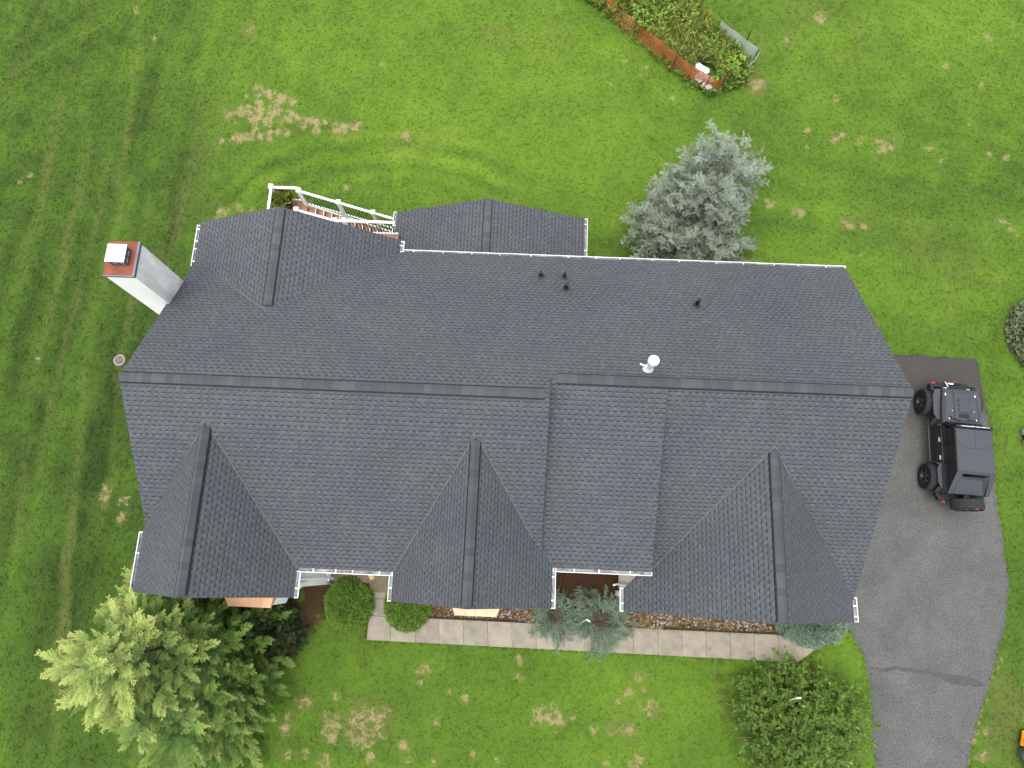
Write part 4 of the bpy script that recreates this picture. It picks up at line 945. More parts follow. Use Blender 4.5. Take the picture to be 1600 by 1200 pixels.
# clipped round bushes
def mound(name, label, cx, cy, rx, ry, hgt, n, mat, tm_, sc_, group=None, rings=True, cat='shrub', zb=0):
    t_ = empty(name, (0, 0, 0)); tag(t_, label, cat, group)
    b_ = MB(); 
    for i in range(9):
        a = rnd.uniform(0, 6.28); b_.tube([(cx, cy, 0), (cx+math.cos(a)*rx*.4, cy+math.sin(a)*ry*.4, hgt*.6), (cx+math.cos(a)*rx*.65, cy+math.sin(a)*ry*.65, hgt*.75)], [.03, .02, .01], 5)
    b_.build('stems', BARK, t_)
    u_ = rng.random(n); a = rng.random(n)*6.283; ph = np.arccos(1-u_*.98)          # angle from the top
    if rings: ph = (np.floor(ph*9+.35*vnoise(a*2, a*0, 4))+rng.random(n)*.55)/9
    rr = (1-.03*rng.random(n))*(.90+.18*vnoise(a*1.9, ph*2.5, 55))*np.where(rng.random(n) > .97, 1.07, 1)*(1 if rings else (1-.16*vnoise(a*5, ph*9, 56))); P = np.stack([cx+rx*rr*np.sin(ph)*np.cos(a), cy+ry*rr*np.sin(ph)*np.sin(a), zb+hgt*rr*np.maximum(np.cos(ph), .02)], 1)
    Nn = np.stack([np.sin(ph)*np.cos(a), np.sin(ph)*np.sin(a), np.cos(ph)*.5+.05], 1)
    if rings: Nn = Nn+np.stack([-np.sin(a), np.cos(a), a*0], 1)*rng.normal(.7, .5, n)[:, None]
    dirs = Nn+rng.normal(0, .3, (n, 3)); o = scatter('foliage', tm_, P, dirs, rng.normal(0, .7, n), rng.uniform(sc_[0], sc_[1], n), rng.random(n), rng.random(n), mat, t_)
    # dark inner mass so that nothing shows through
    KI = .93 if rings else .78; c_ = MB(); c_.lathe([(0, 1.0)]+[(math.sin(x), math.cos(x)) for x in np.linspace(.2, 1.5, 8)], (0, 0, 0), 20); c_.v = [(cx+x*rx*KI, cy+y*ry*KI, zb+z*hgt*KI) for x, y, z in c_.v]; c_.build('inner_foliage', mat, t_)
    return t_
RB = leaf_mat('bush_leaf', (.030, .080, .010), (.115, .220, .026), (.23, .36, .05))
gx_, gy_, _ = G(547, 944); mound('round_bush', 'round clipped dark green bush left of the front porch path', gx_, gy_, .80, .86, .90, 4600, RB, CYP, (.10, .20), 'clipped round bushes at the porch')
gx_, gy_, _ = G(637, 948); mound('round_bush', 'round clipped dark green bush right of the front porch path, half under the middle gable', gx_+.02, gy_+.02, .77, .80, .84, 4400, RB, CYP, (.10, .20), 'clipped round bushes at the porch')
gx_, gy_, _ = G(1264, 986); mound('blue_bush', 'dense clipped blue green bush under the garage gable at the end of the walkway', gx_-.02, gy_+.34, 1.08, .66, 1.05, 3000, leaf_mat('glaucous_leaf', (.050, .10, .06), (.20, .30, .20), (.42, .55, .40)), CED, (.16, .34), rings=False)
# big loose bush bottom right
t_ = empty('large_bush', (0, 0, 0)); tag(t_, 'large loose green bush with bare twigs beside the driveway in front of the walkway end', 'shrub')
bx0, by0 = 10.0, -4.85
bs = MB(); P = []; Dd = []; Sc = []
for i in range(360):
    a = rnd.uniform(0, 6.28); el = rnd.uniform(.15, 1.45); R0 = (2.72+.20*math.sin(a*3+1)+.12*math.sin(a*5))*rnd.uniform(.72, 1.0); pts = []
    for j in range(7):
        u_ = j/6; rr = R0*math.cos(el)*u_; 
        if j == 0: ox, oy = rnd.gauss(0, .75), rnd.gauss(0, .75)
        pts.append((bx0+ox*(1-u_)+math.cos(a)*rr+.05*rnd.uniform(-1, 1)*j*.5, by0+oy*(1-u_)+math.sin(a)*rr+.05*rnd.uniform(-1, 1)*j*.5, .1+1.95*math.sin(el)*u_*(1.15-.25*u_)*R0/2.4+.25*math.sin(u_*3)))
    bs.tube(pts, [.022, .02, .016, .012, .010, .008, .005], 4)
    for j in range(62):
        u_ = rnd.uniform(.3, 1.0); kx = u_*6; i0 = min(int(kx), 5); p = Vector(pts[i0]).lerp(Vector(pts[i0+1]), kx-i0); P.append(p); aa = a+rnd.uniform(-1.5, 1.5); Dd.append((math.cos(aa), math.sin(aa), rnd.uniform(0, 1.1))); Sc.append(rnd.uniform(.08, .18))
bs.build('stems', simple('twig', (.22, .175, .10), .9, .1, var=.3), t_); n = len(P)
P = np.array(P); tp = np.clip(.1+.35*rng.random(n)+(rng.random(n) > .93)*.6, 0, 1)
scatter('foliage', LEF, P, np.array(Dd), rng.normal(0, .8, n), np.array(Sc), tp, rng.random(n), leaf_mat('bush_leaf_loose', (.028, .078, .013), (.118, .235, .030), (.34, .48, .08)), t_)
# shrub at the right edge
gx_, gy_, _ = G(1606, 512); t_ = mound('olive_bush', 'dense grey olive bush cut by the right edge of the photo above the driveway', gx_*1.0+.15, gy_*.955, 1.0, 1.35, 1.7, 3200, leaf_mat('olive_leaf', (.06, .085, .035), (.165, .21, .095), (.34, .38, .20)), LEFB, (.16, .30), rings=False)
# plant on the deck landing
t_ = empty('potted_plant', (0, 0, 0)); tag(t_, 'yellow green leafy plant in a dark pot on the deck landing', 'plant')
px_, py_, _ = G(447, 316, 3.0); p = MB(); p.lathe([(.0, 0), (.16, 0), (.22, .32), (.24, .34), (.20, .34), (.19, .28), (0, .28)], (px_, py_, ZD), 18); p.build('pot', simple('dark_pot', (.06, .03, .02), .6), t_, merge=True)
n = 170; a = rng.random(n)*6.283; P = np.stack([px_+.12*np.cos(a)*rng.random(n), py_+.12*np.sin(a)*rng.random(n), ZD+.3+rng.random(n)*.25], 1)
scatter('foliage', LEF, P, np.stack([np.cos(a), np.sin(a), .5+rng.random(n)*1.6], 1), rng.normal(0, 1, n), rng.uniform(.25, .48, n), rng.random(n), rng.random(n), leaf_mat('pot_leaf', (.06, .11, .015), (.18, .25, .03), (.35, .36, .06)), t_)

# ------------------------------------------------------------------ overgrown garden bed, its fences and sacks
def weeds(name, poly, n, mat, tms, sc_, seed, tall=(0, .5), dirz=1.2):
    xs = [p[0] for p in poly]; ys = [p[1] for p in poly]; X_ = rng.uniform(min(xs), max(xs), n*3); Y_ = rng.uniform(min(ys), max(ys), n*3); ok = in_poly(X_, Y_, poly); den = fbm(X_*.9, Y_*.9, seed)+rng.normal(0, .1, n*3); ok &= den > .44; pq = to_px(X_, Y_); ok &= np.hypot((pq[0]-1099)/19, (pq[1]-117)/17) > 1; X_ = X_[ok][:n]; Y_ = Y_[ok][:n]; m_ = len(X_); a = rng.random(m_)*6.283
    hz = rng.uniform(tall[0], tall[1], m_)*(.5+fbm(X_*.7, Y_*.7, seed+3))
    return np.stack([X_, Y_, hz], 1), np.stack([np.cos(a), np.sin(a), rng.random(m_)*dirz], 1)
BED = [G(*q_) for q_ in ((905, -8), (925, 12), (965, 36), (1010, 66), (1045, 92), (1080, 122), (1118, 138), (1150, 138), (1165, 126), (1166, 106), (1142, 76), (1108, 42), (1060, -15))]
P1, D1 = weeds('w', BED, 4600, None, None, None, 11, (0, .7))
n = len(P1); o = scatter('weeds', LEFB, P1, D1, rng.normal(0, .8, n), rng.uniform(.07, .21, n), rng.random(n)*.8, np.clip(2.4*fbm(P1[:, 0]*.9, P1[:, 1]*.9, 71)-.85+.3*rng.random(n), 0, 1), leaf_mat('weed_leaf', (.040, .105, .022), (.22, .38, .045), (.42, .56, .10))); tag(o, 'tangle of broad leaved weeds filling the fenced garden bed', 'weeds', kind='stuff')
P1, D1 = weeds('w', BED, 5200, None, None, None, 42, (0, .35), 3)
n = len(P1); o = scatter('tall_grass', TUF, P1, np.stack([D1[:, 0]*.5, D1[:, 1]*.5, D1[:, 2]+.4], 1), rng.normal(0, 2, n), rng.uniform(.25, .6, n), rng.random(n), rng.random(n), leaf_mat('tall_grass', (.10, .20, .02), (.26, .36, .045), (.50, .47, .13))); tag(o, 'tall yellow green grass growing between the weeds of the garden bed', 'grass', kind='stuff')
def curtain(pts, h_, name, mat, parent, sag=.06, lean=(0, 0), seed=0, step=.12, nz=6):
    pts = densify([tuple(p[:2]) for p in pts], step, 0, False)+[tuple(pts[-1][:2])]; m_ = MB(); r0 = random.Random(seed); cols = []; L_ = 0
    for i, p in enumerate(pts):
        if i: L_ += math.hypot(p[0]-pts[i-1][0], p[1]-pts[i-1][1])
        hh = h_*(1-.18*vnoise(np.array([i*.21]), np.array([seed*2.]), 1)[0]); ox = sag*(vnoise(np.array([i*.3]), np.array([seed+.5]), 2)[0]-.5)*2
        cols.append([((p[0]+ox*math.sin(z*3)+lean[0]*z, p[1]+ox*math.cos(z*3)+lean[1]*z, hh*z), (L_, z*hh)) for z in [j/nz for j in range(nz+1)]])
    for a_, b_ in zip(cols, cols[1:]):
        for j in range(nz): m_.face([a_[j][0], b_[j][0], b_[j+1][0], a_[j+1][0]], [a_[j][1], b_[j][1], b_[j+1][1], a_[j+1][1]])
    return m_.build(name, mat, parent, merge=True)
a_ = rng.random(420); FP = np.array([p[:2] for p in [G(*q_) for q_ in ((925, -6), (938, 14), (960, 36), (988, 60), (1020, 86), (1050, 110), (1078, 131), (1100, 143), (1114, 150), (1130, 140), (1150, 138))]]); ki = (a_*10).astype(int); fr_ = (a_*10-ki)[:, None]
P1 = FP[ki]*(1-fr_)+FP[ki+1]*fr_+rng.normal(0, .10, (420, 2)); n = 420; z1 = rng.uniform(0, .65, n)*np.where(ki < 4, 1, .5)
o = scatter('weeds', LEFB, np.concatenate([P1, z1[:, None]], 1), np.stack([rng.normal(0, .7, n), rng.normal(0, .7, n), rng.random(n)], 1), rng.normal(0, .8, n), rng.uniform(.10, .26, n), rng.random(n)*.7, rng.random(n), leaf_mat('weed_fence', (.035, .085, .012), (.125, .220, .028), (.25, .36, .06))); tag(o, 'fringe of weeds growing through the orange fence on its lawn side', 'weeds', kind='stuff')
fe = empty('orange_fence', (0, 0, 0)); tag(fe, 'sagging orange plastic mesh fence along the near side of the garden bed', 'fence')
ORN = net_mat('orange_net', (.62, .145, .045), .62, 11, (.30, .15, .06)); 
fpts = [G(*q_) for q_ in ((925, -8), (938, 12), (960, 34), (988, 58), (1020, 84), (1050, 108), (1078, 129), (1100, 141), (1113, 147), (1124, 141), (1136, 124))]
curtain(fpts, .90, 'mesh', ORN, fe, .10, (.06, .1), 3)
RUST = simple('rust_stake', (.10, .05, .03), .8)
for p in fpts[1::2]: s_ = MB(); s_.tube([(p[0], p[1], -.1), (p[0]+.05, p[1]+.05, 1.15)], .018, 6); s_.build('stake', RUST, fe)
fe = empty('netting_fence', (0, 0, 0)); tag(fe, 'grey netting fence with black stakes at the right end of the garden bed', 'fence')
npts = [G(*q_, .0) for q_ in ((1117, 56), (1138, 72), (1156, 87), (1174, 99))]
NET = net_mat('grey_net', (.46, .54, .49), .42, 20, (.36, .45, .35)); curtain(npts, 1.0, 'mesh', NET, fe, .05, (.05, .05), 6)
n2 = [G(*q_, .0) for q_ in ((1174, 99), (1170, 108), (1158, 120))]; curtain(n2, .95, 'mesh', simple('pale_sheet', (.60, .66, .70), .5, .3, var=.08), fe, .03, (.10, -.04), 8)
for q_ in ((1157, 84), (1161, 75), (1173, 103), (1161, 113)): p = G(*q_); s_ = MB(); s_.tube([(p[0], p[1], -.1), (p[0]+.06, p[1]+.1, .95)], .022, 6); s_.build('stake', DARK, fe)
p = G(1087, 30); s_ = MB(); s_.tube([p, (p[0]+.12, p[1]+.2, 1.1)], .02, 6); o = s_.build('stake', DARK); tag(o, 'lone black stake leaning in the middle of the garden bed', 'stake')
SACK = simple('white_sack', (.62, .61, .60), .6, .3, var=.06, scale=5); SACKD = simple('dirty_sack', (.44, .40, .35), .7, .2, var=.3, scale=5, grime=.7)
for a, b, r_, mt, lab in (((1086, 101), (1107, 113), .20, SACK, 'bright white sack topmost of the three in the corner of the orange fence'), ((1088, 119), (1111, 139), .20, SACKD, 'dirty pink and white sack lying against the orange fence on the lawn side'), ((1090, 111), (1114, 127), .16, SACKD, 'faded grey sack between the white sack and the dirty one')):
    A = Vector(G(*a, .3)); B = Vector(G(*b, .3)); m_ = MB(); pts = []; rr = []
    for i in range(9):
        u_ = i/8; q_ = A.lerp(B, u_); pts.append(q_+Vector((rnd.uniform(-.02, .02), rnd.uniform(-.02, .02), .04*math.sin(u_*9)))); rr.append(r_*(.45+.55*math.sin(math.pi*min(1, u_*.92+.06))**.5)*rnd.uniform(.88, 1.1))
    m_.tube(pts, rr, 12); m_.v = [(x, y, .12+(z-.12)*.75) for x, y, z in m_.v]; o = m_.build('sack', mt, None, smooth=True, merge=True); tag(o, lab, 'sack', 'sacks in the garden corner')

# ------------------------------------------------------------------ utility cover in the lawn
t_ = empty('utility_cover', (0, 0, 0)); tag(t_, 'round grey brown utility cover set in the grass left of the ridge end', 'utility cover')
x, y, _ = G(187, 563); m_ = MB(); m_.lathe([(.0, .02), (.17, .02), (.17, .0)], (x, y, .012), 24); m_.build('lid', simple('lid_grey', (.16, .13, .12), .8, var=.35, scale=9), t_)
m_ = MB(); m_.lathe([(.175, -.05), (.175, .035), (.235, .035), (.24, -.05)], (x, y, .0), 24); m_.build('rim', simple('rim', (.30, .28, .24), .8, var=.2), t_)

# ------------------------------------------------------------------ black off-road car
BODY = simple('matte_grey_paint', (.046, .051, .060), .62, .4, var=.05, scale=2); TRIM = simple('black_trim', (.010, .010, .011), .55, .3); TYRE = simple('rubber', (.020, .020, .021), .85, .2, var=.15, scale=14)
TREAD = simple('tread_rubber', (.055, .057, .060), .85, .2, var=.3, scale=20, bump=1.0); BGLASS = simple('tinted_glass', (.006, .007, .009), .06, .6); RED = simple('red_hook', (.50, .035, .025), .5); SILV = simple('bright_metal', (.75, .76, .78), .25, .5, .6); RIM = simple('black_rim', (.018, .018, .019), .35, .5, .4)
car = empty('parked_car', (16.49, 5.45, 0), -math.radians(2.8)); tag(car, 'matte charcoal lifted off-road car with big black wheels parked on the driveway', 'car')
def prism(mbx, sec0, sec1, mi=0):
    """join two equal outlines"""
    n = len(sec0); mbx.face(sec0[::-1], mi=mi); mbx.face(sec1, mi=mi)
    for i in range(n): j = (i+1) % n; mbx.face([sec0[i], sec0[j], sec1[j], sec1[i]], mi=mi)
b = MB()
def sec(y, wl, wu, z0, z1, zs): return [(-wl, y, z0), (wl, y, z0), (wl, y, zs), (wu, y, z1), (-wu, y, z1), (-wl, y, zs)]
prism(b, sec(.62, .74, .72, .62, 1.34, 1.22), sec(-2.12, .76, .74, .62, 1.34, 1.22)); b.build('body', BODY, car, bevel=.03, merge=True)
# bonnet with raised centre
b = MB(); ys = [.60, .9, 1.3, 1.65, 1.82, 1.88]; zz = [1.34, 1.345, 1.335, 1.30, 1.25, 1.15]; wb = [.70, .69, .655, .615, .59, .58]
xs_ = [-1, -.86, -.47, -.40, 0, .40, .47, .86, 1]; zo = [-.09, -.01, .0, .045, .05, .045, .0, -.01, -.09]
rows = [[(wb[i]*x, ys[i], zz[i]+zo[k]*(1 if i < 4 else .5)) for k, x in enumerate(xs_)] for i in range(len(ys))]
for r0, r1 in zip(rows, rows[1:]):
    for k in range(len(xs_)-1): b.face([r0[k+1], r0[k], r1[k], r1[k+1]])
for r0, r1 in zip(rows, rows[1:]):
    for k in (0, len(xs_)-1): b.face([r0[k], r1[k], (r1[k][0], r1[k][1], .78), (r0[k][0], r0[k][1], .78)])
b.face([rows[-1][k] for k in range(len(xs_))]+[(.58, 1.88, .78), (-.58, 1.88, .78)][::1]); b.build('bonnet', BODY, car, merge=True)
b = MB()
for k in range(3): b.box(-.155, -.115, 1.42-k*.18-.12, 1.42-k*.18, 1.36, 1.396)
b.box(-.12, .27, .90, .925, 1.35, 1.40); b.box(-.16, .22, .70, .86, 1.33, 1.398); b.build('bonnet_vent', TRIM, car)
for s_ in (-1, 1):
    l = MB(); l.box(s_*.50-.015, s_*.50+.015, .62, .68, 1.34, 1.37); l.build('bonnet_hinge', SILV, car); l = MB(); l.tube([(s_*.40, .95, 1.34), (s_*.40, .95, 1.43)], .018, 6); l.build('washer_nozzle', SILV, car); l = MB(); l.box(s_*.55-.02, s_*.55+.02, 1.55, 1.64, 1.24, 1.30); l.build('bonnet_latch', SILV, car)
    l = MB(); l.bar((s_*.30-.12, .66, 1.40), (s_*.30+.22, .58, 1.42), .02, .02); l.bar((s_*.30-.12, .66, 1.39), (s_*.3-.16, .74, 1.37), .03, .03); l.build('wiper', TRIM, car)
# flared wings: inner x, outer x, y front/back, chamfered ends
def wing(s_, y0, y1, xo, z):
    w_ = MB(); top = [(.60, y1), (xo-.10, y1-.02), (xo, y1-.26), (xo, y0+.28), (xo-.12, y0+.04), (.68, y0)]
    T_ = [(s_*x, y, z-.05*(x-.6)) for x, y in top]; B_ = [(s_*x, y, z-.07-.05*(x-.6)) for x, y in top]
    if s_ > 0: T_ = T_[::-1]; B_ = B_[::-1]
    prism(w_, B_, T_)
    # turned down ends
    w_.bar((s_*.78, y1-.05, z-.05), (s_*.78, y1+.06, z-.36), .26, .04); w_.bar((s_*.78, y0+.08, z-.05), (s_*.78, y0-.10, z-.40), .24, .04)
    return w_
for s_ in (-1, 1):
    wing(s_, .60, 1.86, .90, 1.10).build('wing', BODY, car, bevel=.015, merge=True); wing(s_, -2.0, -.98, .90, 1.12).build('wing', BODY, car, bevel=.015, merge=True)
# greenhouse
b = MB(); zb1, zt1 = 1.34, 1.96
lower = [(-.735, .45), (.735, .45), (.735, -2.14), (-.735, -2.14)]
rt = [(-.665, .17, zt1), (.665, .17, zt1), (.675, -1.44, zt1), (-.675, -1.44, zt1)]
# side glass band (black) as an inner body, painted pillars, then the roof shell
gb = MB(); gb.hexa([(-.715, -2.05, zb1), (.715, -2.05, zb1), (.715, .42, zb1), (-.715, .42, zb1)], [(-.655, -1.40, zt1-.05), (.655, -1.40, zt1-.05), (.655, .15, zt1-.05), (-.655, .15, zt1-.05)]); gb.build('window', BGLASS, car)
b = MB(); prism(b, [(-.68, .19, zt1-.06), (.68, .19, zt1-.06), (.69, -1.44, zt1-.06), (-.69, -1.44, zt1-.06)][::-1], [(-.64, .15, zt1+.02), (.64, .15, zt1+.02), (.65, -1.42, zt1+.02), (-.65, -1.42, zt1+.02)][::-1]); b.build('hardtop', BODY, car, bevel=.025, merge=True)
b = MB()
for a_, c_ in (((0, .15), (0, -.55)), ((-.64, -.42), (-.28, -.56)), ((-.28, -.56), (.28, -.56)), ((.28, -.56), (.64, -.42))): b.bar((a_[0], a_[1], zt1+.0205), (c_[0], c_[1], zt1+.0205), .012, .006)
b.build('roof_seam', TRIM, car)
# pillars
b = MB()
for s_ in (-1, 1):
    b.bar((s_*.715, .44, zb1), (s_*.66, .18, zt1-.04), .07, .07)
    for y in (-.33, -1.02): b.bar((s_*.73, y, zb1), (s_*.668, y, zt1-.04), .03, .11, up=(0, 1, 0))
    b.box(min(s_*.71, s_*.745), max(s_*.71, s_*.745), -2.1, .44, 1.30, 1.365)
b.build('pillar', TRIM, car)
# slant back with the recessed tailgate
def lerp3(p, q_, t): return tuple(p[i]+(q_[i]-p[i])*t for i in range(3))
TL, TR, BL, BR = (-.69, -1.42, zt1-.0), (.69, -1.42, zt1-.0), (-.745, -2.16, 1.38), (.745, -2.16, 1.38)
b = MB()
def sl(u_, v_, dz=0): p = lerp3(lerp3(TL, TR, u_), lerp3(BL, BR, u_), v_); return (p[0], p[1], p[2]+dz)
uL, uR, v0 = .17, .86, .10
b.face([sl(0, 0), sl(0, 1), sl(uL-.06, 1), sl(uL, v0)][::1]); b.face([sl(0, 0), sl(uL, v0), sl(uR, v0), sl(1, 0)]); b.face([sl(1, 0), sl(uR, v0), sl(uR+.04, 1), sl(1, 1)])
i0, i1, i2, i3 = sl(uL, v0), sl(uR, v0), sl(uR+.0, 1), sl(uL-.02, 1)
r0_, r1_ = (i0[0]+.02, i0[1]-.1, i0[2]-.18), (i1[0]-.18, i1[1]-.1, i1[2]-.18)
b.face([r0_, (i3[0], i3[1], i3[2]+.005), (i2[0]-.03, i2[1], i2[2]+.005), r1_])
b.face([(-.74, -2.16, 1.38), (.74, -2.16, 1.38), (.76, -2.14, .7), (-.76, -2.14, .7)])
b.face([TL, (-.735, -2.10, 1.34), BL]); b.face([TR, BR, (.735, -2.10, 1.34)])
b.face([TL, BL, (-.74, -2.16, 1.34), (-.70, -1.6, 1.8)])
b.build('rear_top', BODY, car)
b = MB(); b.face([i0, r0_, r1_, i1]); b.face([i1, r1_, (i2[0]-.03, i2[1], i2[2]+.005), i2, ]); b.face([i0, i3, (i3[0], i3[1], i3[2]+.004), r0_]); b.face([sl(uL-.06, 1), i3, i0]); b.build('rear_window', BGLASS, car)
# windscreen and light bar
b = MB(); b.hexa([(-.66, .47, 1.35), (.66, .47, 1.35), (.66, .53, 1.35), (-.66, .53, 1.35)], [(-.62, .17, 1.95), (.62, .17, 1.95), (.62, .23, 1.95), (-.62, .23, 1.95)]); b.build('windscreen', BGLASS, car)
b = MB(); b.box(-.66, .66, .19, .29, 1.95, 2.02); lb = b.build('light_bar', TRIM, car, bevel=.01, merge=True)
b = MB(); b.box(-.50, .54, .232, .243, 2.018, 2.024)
for k in range(17):
    x = -.50+k*.062
    if k == 9 or rnd.random() > .12: b.box(x, x+.045, .225, .25, 2.02, 2.028)
b.build('lamp_lens', SILV, lb)
# doors, handles, mirrors, step bars
for s_ in (-1, 1):
    for y0_, y1_ in ((.40, -.32), (-.35, -1.0)):
        d2 = MB(); d2.box(min(s_*.755, s_*.775), max(s_*.755, s_*.775), y1_, y0_, .68, 1.27); do = d2.build('door', simple('door_shaded', (.02, .021, .024), .4, .4), car, bevel=.01, merge=True)  # darker than the body: shade on the upright sides is in the colour
        h2 = MB(); h2.bar((s_*.795, y1_+.10, 1.12), (s_*.795, y1_+.26, 1.12), .03, .035); h2.build('handle', SILV, do)
    mm = MB(); mm.bar((s_*.74, .34, 1.30), (s_*.90, .36, 1.34), .04, .04); mm.box(s_*.93-.08, s_*.93+.08, .31, .39, 1.26, 1.44); mm.build('mirror', TRIM, car, bevel=.01, merge=True)
    rr = MB(); rr.tube([(s_*.84, .72, .55), (s_*.84, -.92, .55)], .035, 8); rr.bar((s_*.70, .5, .56), (s_*.84, .5, .55), .04, .04); rr.bar((s_*.70, -.6, .56), (s_*.84, -.6, .55), .04, .04); rr.build('step_bar', simple('step_grey', (.04, .04, .04), .5), car)
# bumpers and hooks
b = MB(); b.hexa([(-.80, 1.98, .62), (.80, 1.98, .62), (.55, 2.2, .62), (-.55, 2.2, .62)], [(-.80, 1.98, .84), (.80, 1.98, .84), (.55, 2.2, .84), (-.55, 2.2, .84)]); b.box(-.86, -.72, 1.85, 2.10, .62, .88); b.box(.72, .86, 1.85, 2.10, .62, .88); b.box(-.3, .3, 2.12, 2.2, .84, .90); b.build('front_bumper', TRIM, car, bevel=.02, merge=True)
b = MB(); b.box(-.80, .80, -2.36, -2.15, .66, .86); b.hexa([(-.88, -2.22, .66), (-.60, -2.38, .66), (-.60, -2.1, .66), (-.88, -2.0, .66)], [(-.88, -2.22, .87), (-.60, -2.38, .87), (-.60, -2.1, .87), (-.88, -2.0, .87)]); b.hexa([(.60, -2.38, .66), (.88, -2.22, .66), (.88, -2.0, .66), (.60, -2.1, .66)], [(.60, -2.38, .87), (.88, -2.22, .87), (.88, -2.0, .87), (.60, -2.1, .87)]); b.build('rear_bumper', TRIM, car, bevel=.015, merge=True)
for x, y in ((-.70, 2.14), (.12, 2.24), (-.60, -2.42), (.60, -2.42)):
    h2 = MB(); h2.tube([(x-.05, y-.05, .80), (x-.04, y+.04, .82), (x+.04, y+.04, .82), (x+.05, y-.05, .80)], .022, 6); h2.build('tow_hook', RED, car)
for x in (-.55, .55): 
    h2 = MB(); h2.lathe([(.0, 1.90), (.085, 1.905), (.095, 1.87)], (x*.78, 0, 1.06), 16, 'y'); h2.build('headlight', SILV, car)
b = MB(); b.bar((-.22, 2.14, .91), (.0, 2.14, .91), .05, .03); b.tube([(-.2, 2.0, .9), (-.32, 2.2, .93)], .02, 6); b.build('winch', SILV, car)
def wheel(parent, c, ax, side, R_=.465, wd=.33):
    t = MB(); n = 44; hw_ = wd/2
    prof = [(R_*.62, -hw_*.92), (R_*.80, -hw_), (R_*.95, -hw_*.92), (R_*.985, -hw_*.72)]
    prof2 = prof+[(R_, -hw_*.6), (R_, 0), (R_, hw_*.6)]+[(a_, -h_) for a_, h_ in prof[::-1]]+[(R_*.62, hw_*.5), (R_*.60, 0), (R_*.62, -hw_*.92)]
    t.lathe(prof2, c, n, ax)
    ty = t.build('tyre', TYRE, parent, merge=True, smooth=True)
    tr = MB()
    for k in range(40):
        for col, off in ((-.72, 0), (-.38, .5), (0, 0), (.38, .5), (.72, 0)):
            a = 2*math.pi*(k+off)/40; a2 = a+2*math.pi/40*.56; w0, w1 = (col-.15)*hw_, (col+.15)*hw_; sk = .05*(1 if col > 0 else -1)
            def Q(a__, h__, r__):
                x_, y_ = r__*math.cos(a__), r__*math.sin(a__); q_ = (h__, x_, y_) if ax == 'x' else (y_, h__, x_); return (q_[0]+c[0], q_[1]+c[1], q_[2]+c[2])
            r1_ = R_*(1.022 if abs(col) < .6 else 1.0); B0 = [Q(a, w0, R_*.97), Q(a2, w0, R_*.97), Q(a2+sk, w1, R_*.97), Q(a+sk, w1, R_*.97)]; T0 = [Q(a, w0, r1_), Q(a2, w0, r1_), Q(a2+sk, w1, r1_), Q(a+sk, w1, r1_)]
            tr.face(T0)
            for i in range(4): tr.face([B0[i], B0[(i+1) % 4], T0[(i+1) % 4], T0[i]])
    tr.build('tread', TREAD, ty)
    rm = MB(); e = side*hw_; rm.lathe([(R_*.62, e*.86), (R_*.58, e*.80), (R_*.50, e*.30), (.07, e*.25), (.07, e*.55), (0, e*.58)], c, 28, ax)
    ro = rm.build('rim', RIM, parent, merge=True)
    sp = MB()
    for k in range(6):
        a = 2*math.pi*k/6+.4; 
        def q2(r__, aa, h__): 
            x_, y_ = r__*math.cos(aa), r__*math.sin(aa); v_ = (h__, x_, y_) if ax == 'x' else (y_, h__, x_); return (v_[0]+c[0], v_[1]+c[1], v_[2]+c[2])
        sp.bar(q2(.06, a, e*.55), q2(R_*.57, a, e*.72), .045, .05, up=(side, 0, 0) if ax == 'x' else (0, side, 0))
    so_ = sp.build('spoke', simple('spoke_dark', (.10, .10, .10), .3, .5, .5), ro)
    sb = MB()
    for k in (1, 2, 4): a = 2*math.pi*k/6+.4+.13; sb.bar(q2(.12, a, e*.68), q2(R_*.52, a+.05, e*.80), .012, .012)
    sb.build('spoke_edge', SILV if side < 0 else SILV, ro)
for s_ in (-1, 1):
    for y in (1.45, -1.46):
        wo = empty('wheel', (0, 0, 0), 0, car); wheel(wo, (s_*.90, y, .49), 'x', s_, .49, .36)
        ax_m = MB(); ax_m.tube([(s_*.3, y, .47), (s_*.8, y, .47)], .05, 8); ax_m.build('axle', TRIM, wo)
b = MB(); b.box(-.45, .45, -1.9, 1.7, .45, .66); b.build('chassis', TRIM, car)
wo = empty('spare_wheel', (0, 0, 0), 0, car); wheel(wo, (.09, -2.50, 1.12), 'y', -1, .54, .37)
b = MB(); b.box(-.1, .1, -2.4, -2.1, 1.0, 1.25); b.build('carrier', TRIM, wo)
b = MB(); b.box(.12, .20, -2.70, -2.675, 1.57, 1.60); b.build('badge', RED, wo)

# ------------------------------------------------------------------ orange mower (bottom right) and dark machine (right edge)
OR = simple('orange_paint', (.75, .26, .02), .4, .4, var=.06); GT = simple('grey_tyre', (.10, .10, .10), .8, var=.2)
x, y, _ = G(1596, 1176); mw = empty('riding_mower', (x-.08, y-.02, 0)); tag(mw, 'orange riding mower with dark wheels cut by the bottom right corner', 'mower')
b = MB(); b.box(.0, 1.0, -.85, -.28, .35, .62); b.box(-.02, .9, -.28, .55, .32, .44); b.hexa([(-.1, .28, .2), (.9, .28, .2), (.9, .80, .2), (.05, .80, .2)], [(-.05, .30, .48), (.85, .30, .48), (.85, .72, .40), (.1, .66, .40)]); b.build('body', OR, mw, bevel=.04, merge=True)
wh = MB(); wh.lathe([(0, -.03), (.10, -.03), (.16, .0), (.22, .03), (.25, .0), (.25, -.20), (0, -.20)], (-.02, .0, .27), 26, 'x'); wh.v = [(-(vx+.02)*1-.02, vy, vz) for vx, vy, vz in wh.v]; wh.build('wheel', GT, mw, merge=True, smooth=True)
